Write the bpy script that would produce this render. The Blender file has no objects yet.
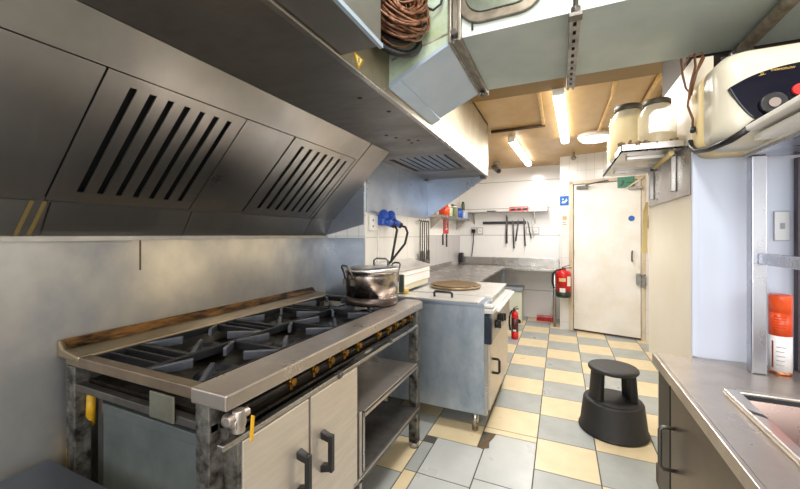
import bpy, bmesh, math, random
from mathutils import Vector, Matrix
random.seed(7)
S = bpy.context.scene
C = S.collection
PI = math.pi

# ------------------------------------------------------------------ helpers
def lin(h):
    h = h.lstrip('#'); o = []
    for i in (0, 2, 4):
        c = int(h[i:i+2], 16)/255
        o.append(c/12.92 if c <= .04045 else ((c+.055)/1.055)**2.4)
    return (*o, 1)

class MB:
    """collects shapes into one bmesh (world coordinates)"""
    def __init__(s): s.bm = bmesh.new()
    def poly(s, pts, mi=0):
        f = s.bm.faces.new([s.bm.verts.new(p) for p in pts]); f.material_index = mi; return f
    def box(s, x0, y0, z0, x1, y1, z1, mi=0):
        v = [s.bm.verts.new(p) for p in ((x0,y0,z0),(x1,y0,z0),(x1,y1,z0),(x0,y1,z0),(x0,y0,z1),(x1,y0,z1),(x1,y1,z1),(x0,y1,z1))]
        for q in ((3,2,1,0),(4,5,6,7),(0,1,5,4),(1,2,6,5),(2,3,7,6),(3,0,4,7)):
            s.bm.faces.new([v[i] for i in q]).material_index = mi
        return s
    def prism(s, pts, ext, mi=0):
        e = Vector(ext); a = [Vector(p) for p in pts]
        n = Vector((0,0,0))
        for i in range(len(a)): n += a[i].cross(a[(i+1) % len(a)])
        if n.dot(e) > 0: a.reverse()
        v0 = [s.bm.verts.new(p) for p in a]; v1 = [s.bm.verts.new(p+e) for p in a]
        s.bm.faces.new(v0).material_index = mi
        s.bm.faces.new(v1[::-1]).material_index = mi
        k = len(a)
        for i in range(k):
            s.bm.faces.new((v0[(i+1) % k], v0[i], v1[i], v1[(i+1) % k])).material_index = mi
        return s
    def cyl(s, p0, p1, r, r2=None, seg=20, mi=0, caps=True):
        return s.tube([p0, p1], r, seg, mi, caps, r2)
    def tube(s, pts, r, seg=10, mi=0, caps=True, r2=None):
        P = [Vector(p) for p in pts]; rings = []; up = None
        for i, p in enumerate(P):
            d = (P[min(i+1, len(P)-1)]-P[max(i-1, 0)]).normalized()
            if up is None: up = Vector((0,0,1)) if abs(d.z) < .9 else Vector((1,0,0))
            a = d.cross(up).normalized(); b = a.cross(d).normalized(); up = b
            rr = r if (r2 is None or i < len(P)-1) else r2
            rings.append([s.bm.verts.new(p+a*math.cos(t*2*PI/seg)*rr+b*math.sin(t*2*PI/seg)*rr) for t in range(seg)])
        for A, B in zip(rings, rings[1:]):
            for t in range(seg):
                f = s.bm.faces.new((A[t], B[t], B[(t+1) % seg], A[(t+1) % seg])); f.smooth = True; f.material_index = mi
        if caps:
            s.bm.faces.new(rings[0]).material_index = mi
            s.bm.faces.new(rings[-1][::-1]).material_index = mi
        return s
    def lathe(s, prof, c, seg=32, mi=0, sx=1, sy=1):
        rings = []
        for r, z in prof:
            rings.append([s.bm.verts.new((c[0]+sx*r*math.cos(t*2*PI/seg), c[1]+sy*r*math.sin(t*2*PI/seg), c[2]+z)) for t in range(seg)])
        for A, B in zip(rings, rings[1:]):
            for t in range(seg):
                f = s.bm.faces.new((A[t], A[(t+1) % seg], B[(t+1) % seg], B[t])); f.smooth = True; f.material_index = mi
        s.bm.faces.new(rings[0][::-1]).material_index = mi
        s.bm.faces.new(rings[-1]).material_index = mi
        return s
    def xf(s, M):
        bmesh.ops.transform(s.bm, matrix=M, verts=s.bm.verts); return s

ROOT = {}
def base_of(bm):
    xs = [v.co.x for v in bm.verts]; ys = [v.co.y for v in bm.verts]; zs = [v.co.z for v in bm.verts]
    return Vector(((min(xs)+max(xs))/2, (min(ys)+max(ys))/2, min(zs)))
def obj(name, mb, mat, parent=None, bevel=0, label=None, smooth=False):
    bm = mb.bm
    bmesh.ops.remove_doubles(bm, verts=bm.verts, dist=1e-6)
    bmesh.ops.recalc_face_normals(bm, faces=bm.faces)
    off = ROOT[parent.name] if parent else base_of(bm)
    bmesh.ops.translate(bm, vec=-off, verts=bm.verts)
    me = bpy.data.meshes.new(name); bm.to_mesh(me); bm.free()
    for m in (mat if isinstance(mat, (list, tuple)) else [mat]): me.materials.append(m)
    o = bpy.data.objects.new(name, me); C.objects.link(o)
    ROOT[o.name] = off
    if parent: o.parent = parent
    else: o.location = off
    if smooth:
        for p in me.polygons: p.use_smooth = True
    if bevel:
        b = o.modifiers.new('bevel', 'BEVEL'); b.width = bevel; b.segments = 2; b.limit_method = 'ANGLE'; b.angle_limit = .6
        b.harden_normals = False
    if label: o['label'] = label
    return o
def thing(name, label, cat, loc, group=None):
    o = bpy.data.objects.new(name, None); C.objects.link(o); o.location = loc
    o.empty_display_size = .05
    ROOT[o.name] = Vector(loc)
    return tag(o, label, cat, group)
def tag(o, label, cat, group=None):
    o['label'] = label; o['category'] = cat
    if group: o['group'] = group
    return o
def struct(name, mb, mat, parent=None, bevel=0):
    o = obj(name, mb, mat, parent, bevel)
    if not parent: o['kind'] = 'structure'
    return o
def stuff_part(o): o['kind'] = 'stuff'; return o
def text(name, s, size, M, mat, parent, depth=.0006, align='CENTER'):
    cu = bpy.data.curves.new('t', 'FONT'); cu.body = s; cu.size = size; cu.extrude = depth
    cu.align_x = align; cu.align_y = 'CENTER'
    t = bpy.data.objects.new('t', cu); C.objects.link(t)
    bpy.context.view_layer.update()
    me = bpy.data.meshes.new_from_object(t.evaluated_get(bpy.context.evaluated_depsgraph_get()))
    bpy.data.objects.remove(t)
    mb = MB(); mb.bm.from_mesh(me); bpy.data.meshes.remove(me); mb.xf(M)
    return obj(name, mb, mat, parent)
def facing(x, y, z, ax, ay):
    """matrix that puts text in a vertical plane; (ax, ay) is the reading direction"""
    r = Vector((ax, ay, 0)).normalized(); u = Vector((0,0,1)); n = r.cross(u)
    return Matrix(((r.x,u.x,n.x,x),(r.y,u.y,n.y,y),(r.z,u.z,n.z,z),(0,0,0,1)))

# ------------------------------------------------------------------ materials
def mat(name, col, metal=0, rough=.5, col2=None, scale=6, stretch=(1,1,1), rvar=.0, bump=0, bscale=None, emit=None, estr=0, contrast=.25, spec=None, trans=0, alpha=1, detail=5):
    m = bpy.data.materials.new(name); m.use_nodes = True
    n = m.node_tree.nodes; l = m.node_tree.links; p = n['Principled BSDF']
    p.inputs['Base Color'].default_value = lin(col); p.inputs['Metallic'].default_value = metal
    p.inputs['Roughness'].default_value = rough
    if spec is not None: p.inputs['Specular IOR Level'].default_value = spec
    if trans: p.inputs['Transmission Weight'].default_value = trans
    if alpha < 1: p.inputs['Alpha'].default_value = alpha
    if emit:
        p.inputs['Emission Color'].default_value = lin(emit); p.inputs['Emission Strength'].default_value = estr
    if col2 or rvar or bump:
        tc = n.new('ShaderNodeTexCoord'); mp = n.new('ShaderNodeMapping'); mp.inputs['Scale'].default_value = stretch
        g = n.new('ShaderNodeNewGeometry')
        l.new(g.outputs['Position'], mp.inputs['Vector'])
        nz = n.new('ShaderNodeTexNoise'); nz.inputs['Scale'].default_value = scale; nz.inputs['Detail'].default_value = detail; nz.inputs['Roughness'].default_value = .6
        l.new(mp.outputs['Vector'], nz.inputs['Vector'])
        if col2:
            r = n.new('ShaderNodeValToRGB'); r.color_ramp.elements[0].position = .5-contrast; r.color_ramp.elements[1].position = .5+contrast
            r.color_ramp.elements[0].color = lin(col); r.color_ramp.elements[1].color = lin(col2)
            l.new(nz.outputs['Fac'], r.inputs['Fac']); l.new(r.outputs['Color'], p.inputs['Base Color'])
        if rvar:
            mr = n.new('ShaderNodeMapRange'); mr.inputs['From Min'].default_value = .3; mr.inputs['From Max'].default_value = .7
            mr.inputs['To Min'].default_value = max(.02, rough-rvar); mr.inputs['To Max'].default_value = rough+rvar
            l.new(nz.outputs['Fac'], mr.inputs['Value']); l.new(mr.outputs['Result'], p.inputs['Roughness'])
        if bump:
            n2 = n.new('ShaderNodeTexNoise'); n2.inputs['Scale'].default_value = bscale or scale*6; n2.inputs['Detail'].default_value = 4
            l.new(mp.outputs['Vector'], n2.inputs['Vector'])
            b = n.new('ShaderNodeBump'); b.inputs['Strength'].default_value = bump; b.inputs['Distance'].default_value = .01
            l.new(n2.outputs['Fac'], b.inputs['Height']); l.new(b.outputs['Normal'], p.inputs['Normal'])
    return m
def tile_mat(name, col, grout, ax, sx, sz, w=.004, off=(0,0), rough=.2, col2=None):
    """straight tile grid on a vertical wall: ax = horizontal world axis"""
    m = mat(name, col, rough=rough, col2=col2 or col, scale=1.3, contrast=.3)
    n = m.node_tree.nodes; l = m.node_tree.links; p = n['Principled BSDF']
    src = p.inputs['Base Color'].links[0].from_socket
    g = n.new('ShaderNodeNewGeometry'); sp = n.new('ShaderNodeSeparateXYZ'); l.new(g.outputs['Position'], sp.inputs['Vector'])
    def M(op, a, b):
        q = n.new('ShaderNodeMath'); q.operation = op
        for i, v in enumerate((a, b)):
            if isinstance(v, (int, float)): q.inputs[i].default_value = v
            else: l.new(v, q.inputs[i])
        return q.outputs[0]
    def line(axis, size, o):
        f = M('FRACT', M('DIVIDE', M('ADD', sp.outputs[axis], 100*size-o), size), 0)
        return M('LESS_THAN', f, w/size)
    mask = M('MAXIMUM', line(ax, sx, off[0]), line('Z', sz, off[1]))
    mx = n.new('ShaderNodeMix'); mx.data_type = 'RGBA'
    l.new(mask, mx.inputs['Factor']); l.new(src, mx.inputs['A']); mx.inputs['B'].default_value = lin(grout)
    l.new(mx.outputs['Result'], p.inputs['Base Color'])
    return m

steel   = mat('brushed_steel', '#c2beb8', 1, .30, '#a19d98', 5, (1,1,1), .08, contrast=.3)
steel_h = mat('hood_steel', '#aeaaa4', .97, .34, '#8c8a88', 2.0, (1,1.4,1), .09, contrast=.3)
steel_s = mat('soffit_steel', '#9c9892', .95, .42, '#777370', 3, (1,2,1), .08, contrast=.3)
steel_b = mat('bluish_steel', '#bcc5d2', .85, .34, '#8e9bb0', 3, (1,1,1.5), .08, contrast=.3)
steel_w = mat('wall_steel', '#dcd5c6', .8, .42, '#8e9196', 1.7, (1,1.0,.8), .16, contrast=.2)  # two tones carry smudges and painted bright reflection streaks
steel_c = mat('counter_steel', '#c4bab0', .85, .34, '#aba198', 7, (1,1,1), .1, contrast=.3)
steel_d = mat('dull_dark_steel', '#75726e', .8, .45, '#4d4944', 9, (1,1,1), .1, contrast=.25)
door_st = mat('door_steel', '#dbd0c2', .7, .42, '#c9bfb0', 14, (1,.4,4), .06, contrast=.3)
oven_bl = mat('oven_side_steel', '#c3ccd4', .7, .38, '#8592a0', 6, (1,1,.6), .1, contrast=.2)
panel_bl= mat('range_side_panel', '#737a78', .5, .45, '#555d5c', 6, (1,1,1), .08)
greasy  = mat('greasy_metal', '#3b342b', .7, .45, '#15130f', 14, (1,1,1), .1, bump=.2)
burnt   = mat('burnt_grease_steel', '#140d06', .3, .4, '#8a6030', 22, (1,.35,2), .1, contrast=.1)
iron    = mat('cast_iron', '#1c1c1e', .3, .45, '#2d2e31', 12, (1,1,1), .1, bump=.15)
iron_b  = mat('worn_iron_finger', '#6a6d75', .6, .40, '#42454b', 14, (1,1,1), .1, bump=.1)
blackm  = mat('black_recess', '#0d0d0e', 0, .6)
blackp  = mat('black_plastic', '#141416', 0, .38)
rubber  = mat('black_moulded_plastic', '#1b1b1d', 0, .5, '#232325', 30, bump=.3, bscale=220)
brass   = mat('brass', '#a87a2e', 1, .36, '#5e4218', 30, rvar=.1)
yellow  = mat('yellow_plastic', '#d8a815', 0, .45, '#a97d10', 20)
duct_m  = mat('painted_duct', '#b3bcb9', .2, .5, '#98a4a1', 2.5, (1,1,1), .08, contrast=.25)
duct_l  = mat('galvanised_pale', '#aebccb', .35, .42, '#9fb0c0', 5, (1,1,1), .05)
duct_g  = mat('weathered_green_duct', '#b9cabd', .15, .55, '#93a07c', 8, (1,1,1), .1, contrast=.2)
duct_w  = mat('pale_duct_side', '#dfe3da', .1, .5, '#bccac0', 6, contrast=.2)
rusty   = mat('rust_stained_metal', '#b5afa4', .5, .5, '#82776a', 22, contrast=.15)
strut_m = mat('galvanised_strut', '#b0b1b0', .8, .42, '#6c6863', 18)
copper  = mat('brown_coil', '#2e180c', .35, .4, '#96684a', 34, (1,1,1), .12, contrast=.18)
ceil_m  = mat('yellowed_ceiling', '#c2a270', 0, .42, '#a98750', 2.6, (1,.6,1), .1, contrast=.3)
ceil_d  = mat('shaded_beam_paint', '#84682f', 0, .5, '#6f5424', 3, contrast=.3)  # darker than the ceiling: shadow on the step is in the colour
wood    = mat('yellowed_conduit', '#dcbc7c', 0, .45, '#b88d48', 14)
darkpipe= mat('dark_pipe', '#4a3320', .1, .5)
white_w = mat('white_wall', '#e6e4e0', 0, .3, '#dcd8d2', 2)
white_p = mat('white_plastic', '#e9e7e2', 0, .35)
cream_w = mat('cream_stained_wall', '#f0e8d8', 0, .35, '#e6d9bd', 2.4, (1,1,.7), contrast=.28)
blue_w  = mat('pale_blue_white_wall', '#ccd4e4', 0, .35, '#c5cdde', 1.5)
door_w  = mat('white_door_paint', '#f2f1ef', 0, .35, '#dfd9cb', 3)
frame_w = mat('worn_frame_paint', '#ddd2bf', 0, .45, '#c2ad8c', 9, (1,1,.4), contrast=.2)
t_back  = tile_mat('white_back_tile', '#eae8e5', '#a9a49c', 'X', 4.0, .44, .010, (-2.0, 1.312), .18)
t_breast= tile_mat('white_breast_tile', '#e6e3dc', '#b9b3a8', 'Y', .30, .30, .005, (.06, 1.30), .2)
t_nib   = tile_mat('white_nib_tile', '#e6e6e4', '#aeb0b2', 'X', .10, .15, .004, (-1.65, 1.31), .2)
t_left  = tile_mat('grey_left_tile', '#b9b5b3', '#969190', 'Y', .30, .66, .005, (0, 1.32), .2)
t_door  = tile_mat('white_narrow_tile', '#e5e2de', '#c6c0ba', 'X', .10, .30, .004, (0.02, .1), .2)
tile_c  = mat('cream_floor_tile', '#e2d2b0', 0, .34, '#d5c29a', 7, rvar=.08, contrast=.3)
tile_g  = mat('grey_floor_tile', '#adb0ac', 0, .34, '#989c98', 6, rvar=.08, contrast=.3)
tile_l  = mat('pale_grey_floor_tile', '#c4c6c3', 0, .32, '#b3b6b3', 5, rvar=.08, contrast=.3)
grout   = mat('floor_grout', '#4d4a43', 0, .7)
patch_m = mat('broken_tile_patch', '#4a3a28', 0, .7, '#6b5a40', 40)
tube_e  = mat('lit_tube', '#ffffff', 0, .4, emit='#fffaf2', estr=8)
disc_e  = mat('lit_diffuser', '#ffffff', 0, .4, emit='#fffaf0', estr=2.2)
black_g = mat('black_gloss', '#0c1020', 0, .1)
red     = mat('red_enamel', '#c4161c', 0, .25)
redp    = mat('red_plastic', '#d0201c', 0, .35)
orange  = mat('orange_print', '#e8501a', 0, .3, '#d8440f', 20)
paper_w = mat('white_print', '#e9e6e2', 0, .4, '#d9d6d6', 60)
ink     = mat('dark_ink', '#26282c', 0, .5)
bluep   = mat('blue_plastic', '#1f4fb0', 0, .35)
blue_s  = mat('blue_sign', '#1a5fb4', 0, .35)
green_s = mat('green_sign', '#1f7a55', 0, .4)
beige   = mat('beige_plastic', '#d9cfae', 0, .4)
heater_m= mat('heater_enamel', '#d3cebd', 0, .28, '#c8c1ab', 3)
heater_y= mat('heater_aged_side', '#dcc793', 0, .4, '#cdb57c', 4)
gold    = mat('gold_print', '#c9a552', .4, .4)
lidm    = mat('dark_jar_lid', '#4f4335', .2, .5, '#33291f', 20)
glass_j = mat('jar_plastic', '#fbf2d8', 0, .18, '#f0dfb0', 7, alpha=.42, contrast=.3)
food    = mat('jar_contents', '#b59a6a', 0, .8, '#6b5638', 60, bump=.6)
food_l  = mat('pale_jar_contents', '#f0dfb2', 0, .7, '#e0c583', 12)
trayw   = mat('old_tray', '#b3a184', .6, .4, '#6e5434', 12, contrast=.2)
whitelid= mat('pale_lid_steel', '#dcdad6', .55, .35, '#cdc8c0', 6)
cardb   = mat('stained_card', '#d8c48c', 0, .6, '#c3a868', 8)
bin_m   = mat('bin_cream', '#d9dbc8', 0, .45)
bin_g   = mat('bin_grey', '#8f959e', 0, .45)
paleboard = mat('pale_board', '#f2f0ea', 0, .35, '#e6e2d8', 9)
shelf_u = mat('gantry_steel', '#b9bac0', 1, .3, '#a2a4ab', 7, rvar=.08)
potm    = mat('pot_aluminium', '#b8b2ab', 1, .26, '#8f7f74', 7, (1,1,1), .1, contrast=.3)
potburn = mat('pot_burnt_base', '#6e6460', .9, .35, '#3f312b', 12, contrast=.25)
pan_in  = mat('pan_steel', '#c0a79d', .85, .26, '#a8938c', 5, rvar=.06)
table_m = mat('low_table_steel', '#7c8490', .85, .42, '#6a727e', 4)
grate_gold = mat('soffit_filter', '#8b8c90', 1, .35)

# ------------------------------------------------------------------ camera
TH = math.atan(160/357); EYE = 1.32
cam = bpy.data.cameras.new('camera'); co = bpy.data.objects.new('camera', cam); C.objects.link(co)
co.location = (0, 0, EYE); co.rotation_euler = (PI/2, 0, TH)
cam.sensor_width = 36; cam.lens = 357/800*36; cam.shift_y = -9.5/800; cam.clip_start = .02
S.camera = co

# ------------------------------------------------------------------ setting
# floor: a grout bed with every tile a slab of its own inside one floor mesh
fl = MB(); fl.box(-1.65, -1.7, -.05, 2.0, 6.12, -.002, 0)
T = .335; g = .0035; X0 = -.134; Y0 = 2.15
def slab(x0, y0, x1, y1, mi):
    x0 = max(x0, -1.65); x1 = min(x1, 2.0); y0 = max(y0, -1.7); y1 = min(y1, 6.12)
    if x1-x0 < .02 or y1-y0 < .02: return
    fl.box(x0+g, y0+g, -.004, x1-g, y1-g, 0, mi)
for i in range(-6, 8):
    for j in range(-13, 13):
        x0 = X0+i*T; y0 = Y0+j*T
        if i == -1 and y0 < 2.42: continue
        if i == -2 and y0 < 2.2: continue
        slab(x0, y0, x0+T, y0+T, 1 if (i+j) % 2 == 0 else 2)
for k, y1 in enumerate((2.42, 1.93, 1.44, .95, .46, -.03, -.52, -1.01)):
    slab(-.43, y1-.49, X0, y1, 3)
for k, y1 in enumerate((2.225, 1.85, 1.475, 1.1, .725, .35, -.025, -.4, -.775)):
    slab(-.728, y1-.375, -.43, y1, 3)
slab(-.804, 1.85, -.728, 2.15, 2); slab(-.804, 1.5, -.728, 1.85, 1); slab(-.804, -1.7, -.728, 1.5, 2)
slab(X0-2*T, 2.225, -.47, 2.485, 1); slab(-.47, 2.42, X0, 2.485, 1)
floor = struct('floor', fl, [grout, tile_c, tile_g, tile_l])
pt = MB(); pt.poly([(-.475,2.235,.0012),(-.455,2.31,.0012),(-.425,2.415,.0012),(-.385,2.42,.0012),(-.395,2.36,.0012),(-.41,2.30,.0012),(-.40,2.24,.0012),(-.44,2.215,.0012)])
obj('broken_tile_patch', pt, patch_m, floor, label='brown mortar patch where a tile corner broke away')

cm = MB(); cm.box(-1.65, 2.62, 2.42, 2.0, 6.12, 2.5); struct('ceiling', cm, ceil_m)
cm = MB(); cm.box(-1.65, -1.7, 2.78, 2.0, 2.62, 2.86); struct('ceiling', cm, ceil_m)
cm = MB(); cm.box(-1.65, 2.62, 2.5, 2.0, 2.70, 2.78); cm.box(-1.65, 2.56, 2.40, 2.0, 2.90, 2.42); struct('trim_1', cm, ceil_d)

w = MB(); w.box(-1.75, -1.7, 0, -1.65, 6.12, 2.86); wl = struct('wall_left', w, t_left)
w = MB(); w.box(-1.65, -1.7, .0, -1.638, 2.28, 1.30); wc = obj('steel_cladding', w, steel_w, wl)
w = MB(); w.box(-1.639, -1.7, 1.298, -1.620, 2.28, 1.315); wt = struct('trim_2', w, mat('aged_trim','#b8b2a6',0,.45,'#9c968a',12))
w = MB(); w.box(-1.638, .935, 1.17, -1.6365, .942, 1.30); obj('grease_streak', w, patch_m, wl, label='thin brown rust drip')
w = MB(); w.box(-1.65, 2.28, 0, -1.30, 3.575, 2.5); struct('wall_chimney', w, t_breast)
w = MB(); w.box(-1.64, 2.262, .86, -1.30, 2.28, 1.30); struct('trim_3', w, steel_b)
w = MB(); w.box(-1.64, 2.268, 1.30, -1.298, 2.28, 1.72); struct('trim_4', w, t_nib)
w = MB(); w.box(-1.65, 3.575, 0, -1.59, 6.1, 1.32, 0); w.box(-1.65, 3.575, 1.32, -1.592, 6.1, 2.42, 1)
struct('wall_left', w, [t_left, white_w])
w = MB(); w.box(-1.65, 6.1, 0, .06, 6.2, 2.5); struct('wall_back', w, t_back)
# door wall, turned a little towards the camera
AA = math.radians(14); DWM = Matrix.Translation((0,5.52,0)) @ Matrix.Rotation(-AA, 4, 'Z')   # local x along wall, -y to camera
w = MB(); w.box(0, 0, 0, .12, .75, 2.5); w.box(.12, 0, 2.06, 1.02, .12, 2.5); w.box(.995, 0, 0, 1.05, .12, 2.06); w.xf(DWM)
struct('wall_entrance', w, t_door)
w = MB(); w.box(.12, -.012, 0, .172, .1, 2.06); w.box(.955, -.012, 0, .995, .1, 2.06); w.box(.12, -.012, 2.018, .995, .1, 2.06); w.xf(DWM)
struct('trim_5', w, frame_w, bevel=.003)
w = MB(); w.box(.18, .0, .012, .948, .045, 2.008); w.xf(DWM); door = struct('door_1', w, door_w, bevel=.003)
w = MB(); w.box(.18, -.001, .012, .948, .001, .03); w.xf(DWM); obj('kick_edge', w, darkpipe, door)
w = MB()
w.tube([(.86,0,1.115),(.86,-.05,1.115),(.86,-.062,1.10),(.86,-.062,1.01),(.86,-.05,.995),(.86,0,.995)], .009, 8); w.xf(DWM); obj('door_handle', w, steel_d, door)
w = MB(); w.cyl((.85,-.004,1.53),(.85,.0,1.53), .035, seg=24); w.xf(DWM); dsg = obj('door_sticker', w, blue_s, door, label='round blue mandatory sign sticker')
w = MB(); w.box(.22,-.045,1.945,.36,0,1.985); w.tube([(.33,-.03,1.99),(.40,-.10,1.995),(.56,-.02,2.03)], .009, 8); w.box(.55,-.03,2.02,.6,0,2.04); w.xf(DWM)
obj('door_closer', w, steel_d, door, bevel=.003)
w = MB(); w.box(.168,-.01,1.55,.184,.0,1.67); w.box(.168,-.01,1.02,.184,0,1.12); w.box(.168,-.01,.25,.184,0,.35); w.xf(DWM); obj('hinge', w, rusty, door)
w = MB(); w.box(.90,-.05,.70,.955,0,.84); w.box(.955,-.04,.68,1.0,-.012,.80); w.box(.955,-.042,.815,1.0,-.012,.835); w.xf(DWM)
obj('door_bolt', w, strut_m, door, bevel=.003, label='grey metal bolt box at the closing edge')
# right side
w = MB(); w.box(1.0, 2.32, 0, 1.06, 5.45, 2.5); struct('wall_right', w, cream_w)
wb = MB(); wb.box(.44, 1.62, .69, .50, 2.32, 1.96, 0); wb.box(.50, 1.62, .69, 2.0, 2.32, 1.86, 0); wb.box(.478, 1.62, 0, 2.0, 2.31, .69, 0); wing = struct('wall_wing', wb, [cream_w])
w = MB(); w.box(.443, 1.612, 0, 2.0, 1.62, 1.62); wpb = struct('wall_wing', w, blue_w)
w = MB(); w.box(.436, 1.606, .885, .452, 1.621, 1.62); struct('trim_6', w, blue_w)
w = MB(); w.box(.50, 1.92, 1.86, 2.0, 2.32, 2.42); struct('trim_9', w, mat('painted_gap_shade','#33281a',0,.7))  # dark block: shadow of the gap above the heater, put into its colour
w = MB(); w.box(.434, 1.63, 1.47, .44, 2.30, 1.66); struct('trim_7', w, steel)
w = MB(); w.box(.47, 1.75, 0, .478, 2.31, .10); struct('baseboard_right', w, darkpipe)
w = MB(); w.box(2.0, -1.7, 0, 2.08, 1.62, 2.86); struct('wall_right', w, white_w)
w = MB(); w.box(-1.75, -1.8, 0, 2.08, -1.7, 2.86); struct('wall_rear', w, white_w)
w = MB(); w.box(-1.65, 2.56, 2.42, -.02, 2.62, 2.78); struct('trim_8', w, ceil_d)

# ------------------------------------------------------------------ ceiling lamps and services
def tube_lamp(x, y0, y1, z, ang, label):
    t = thing('ceiling_tube_light', label, 'ceiling light', (x, (y0+y1)/2, z), 'fluorescent ceiling tubes')
    M = Matrix.Translation((x,(y0+y1)/2,0)) @ Matrix.Rotation(ang,4,'Z') @ Matrix.Translation((-x,-(y0+y1)/2,0))
    b = MB(); b.box(x-.035, y0, z-.02, x+.035, y1, z); b.xf(M); obj('fitting', b, white_p, t, .004)
    b = MB(); b.box(x-.042, y0+.015, z-.075, x+.042, y1-.015, z-.02); b.xf(M); obj('diffuser', b, tube_e, t, .025)
    b = MB(); b.box(x-.040, y0-.004, z-.07, x+.040, y0+.014, z); b.box(x-.040, y1-.014, z-.07, x+.040, y1+.004, z); b.xf(M); obj('end_cap', b, white_p, t, .01)
    return t
tube_lamp(.022, 2.88, 4.45, 2.42, -.042, 'longer lit fluorescent tube light, nearest the grey duct')
tube_lamp(-.457, 4.12, 5.66, 2.42, -.046, 'farther lit fluorescent tube light, above the knife rack by the extractor hood')
t = thing('round_ceiling_light', 'round white ceiling light with lit opal diffuser near the door', 'ceiling light', (.35,4.42,2.42))
b = MB(); b.lathe([(.17,0),(.175,-.03),(.165,-.05)], (.35,4.42,2.42), 40); obj('rim', b, white_p, t)
b = MB(); b.lathe([(.155,-.05),(.14,-.07),(.08,-.082),(.01,-.085)], (.35,4.42,2.42), 40); obj('diffuser', b, disc_e, t)
b = MB(); b.box(-.16,2.9,2.40,-.135,3.78,2.42); tag(obj('cable_trunking', b, wood, bevel=.003), 'yellowed narrow trunking on ceiling running from the duct towards the back', 'trunking')
b = MB(); b.cyl((-.66,3.82,2.40),(-.135,3.80,2.40), .014, seg=10); b.cyl((-.66,3.86,2.41),(-.135,3.84,2.41), .012, seg=10)
tag(obj('ceiling_pipe', b, darkpipe), 'dark brown ceiling pipes from the hood corner to the yellowed trunking', 'pipe')
t = thing('ceiling_camera', 'small bullet camera on ceiling above the back shelf', 'camera', (-.88,5.55,2.42))
b = MB(); b.cyl((-.88,5.55,2.42),(-.88,5.55,2.385), .05, seg=20); b.cyl((-.88,5.55,2.385),(-.88,5.52,2.33), .014, seg=10); obj('mount', b, rusty, t)
b = MB(); b.cyl((-.93,5.62,2.37),(-.83,5.42,2.27), .04, seg=18); obj('housing', b, strut_m, t)
b = MB(); b.cyl((-.83,5.42,2.27),(-.825,5.41,2.265), .032, seg=18); obj('lens', b, blackp, t)
b = MB(); b.cyl((.165,5.30,2.42),(.165,5.30,2.36), .018, seg=10); b.lathe([(.03,0),(.035,-.03),(.01,-.05)], (.165,5.30,2.37), 16)
tag(obj('ceiling_sensor', b, rusty), 'small dark sprinkler-like sensor on ceiling above the door', 'sensor')
for k, pts in enumerate(([(.30,2.55,2.40),(.36,2.62,2.36),(.345,2.66,2.25),(.28,2.58,1.95)], [(.52,2.64,2.40),(.50,2.60,2.2),(.42,2.45,1.9)], [(.56,2.62,2.40),(.53,2.5,2.25),(.46,2.40,1.95)])):
    pass
b = MB(); b.tube([(.36,2.90,2.41),(.36,3.0,2.405),(.375,3.2,2.40),(.37,3.9,2.40),(.36,4.9,2.40)], .016, 8)
tag(obj('yellowed_conduit', b, wood), 'left of the yellowed conduits on ceiling above the jars', 'conduit', 'yellowed ceiling conduits')
b = MB(); b.tube([(.62,2.88,2.41),(.62,3.0,2.40),(.63,3.9,2.40),(.64,5.0,2.40)], .016, 8)
tag(obj('yellowed_conduit', b, wood), 'right of the yellowed conduits on ceiling above the jars', 'conduit', 'yellowed ceiling conduits')
b = MB(); b.tube([(.72,2.9,2.40),(.72,3.1,2.39),(.73,4.9,2.40)], .014, 8)
tag(obj('ceiling_pipe', b, darkpipe), 'thin dark pipe on ceiling beside the cream wall', 'pipe')

# ------------------------------------------------------------------ extractor hood
hood = thing('extractor_hood', 'long stainless steel extractor hood over the range and oven', 'extractor hood', (-1.0,1.4,1.3))
YA, YB, YC = -1.2, 2.257, 3.60
P0, P1, P2 = (-1.637,1.318), (-1.565,1.432), (-1.096,1.903)
nrm = Vector((P2[0]-P1[0], 0, P2[1]-P1[1])).normalized(); nn = Vector((nrm.z, 0, -nrm.x))   # nn: into the room and down
def SL(s, y, d=0): return Vector((P1[0], y, P1[1]))+nrm*s+nn*d
LS = math.hypot(P2[0]-P1[0], P2[1]-P1[1]); SU = LS*.79
def slope_box(mb, s0, s1, y0, y1, d0, d1, mi=0):
    a = [SL(s0,y0,d0), SL(s1,y0,d0), SL(s1,y0,d1), SL(s0,y0,d1)]
    return mb.prism(a, (0, y1-y0, 0), mi)
b = MB(); b.prism([(P0[0],YA,P0[1]),(P1[0],YA,P1[1]),(P1[0]-.012,YA,P1[1]),(P0[0]-.012,YA,P0[1])], (0,.612-YA,0))
b.prism([(P0[0],.618,P0[1]),(P1[0],.618,P1[1]),(P1[0]-.012,.618,P1[1]),(P0[0]-.012,.618,P0[1])], (0,1.12-.618,0))
b.prism([(P0[0],1.125,P0[1]),(P1[0],1.125,P1[1]),(P1[0]-.012,1.125,P1[1]),(P0[0]-.012,1.125,P0[1])], (0,2.0-1.125,0))
b.prism([(P0[0],2.005,P0[1]),(P1[0],2.005,P1[1]),(P1[0]-.012,2.005,P1[1]),(P0[0]-.012,2.005,P0[1])], (0,YB-2.005,0))
lower = obj('lower_panel', b, steel_h, hood)
b = MB()
for y0 in (.548,.580): b.prism([(P0[0]+.001,y0,P0[1]),(P1[0]+.001,y0+.015,P1[1]),(P1[0]+.002,y0+.015,P1[1]),(P0[0]+.002,y0,P0[1])], (0,.012,0))
obj('grease_stain', b, mat('yellow_grease', '#6f5f38', 0, .35), lower, label='dripping yellow grease stain')
b = MB(); slope_box(b, SU+.004, LS, YA, 2.0, -.02, 0); obj('upper_panel', b, steel_h, hood)
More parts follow.
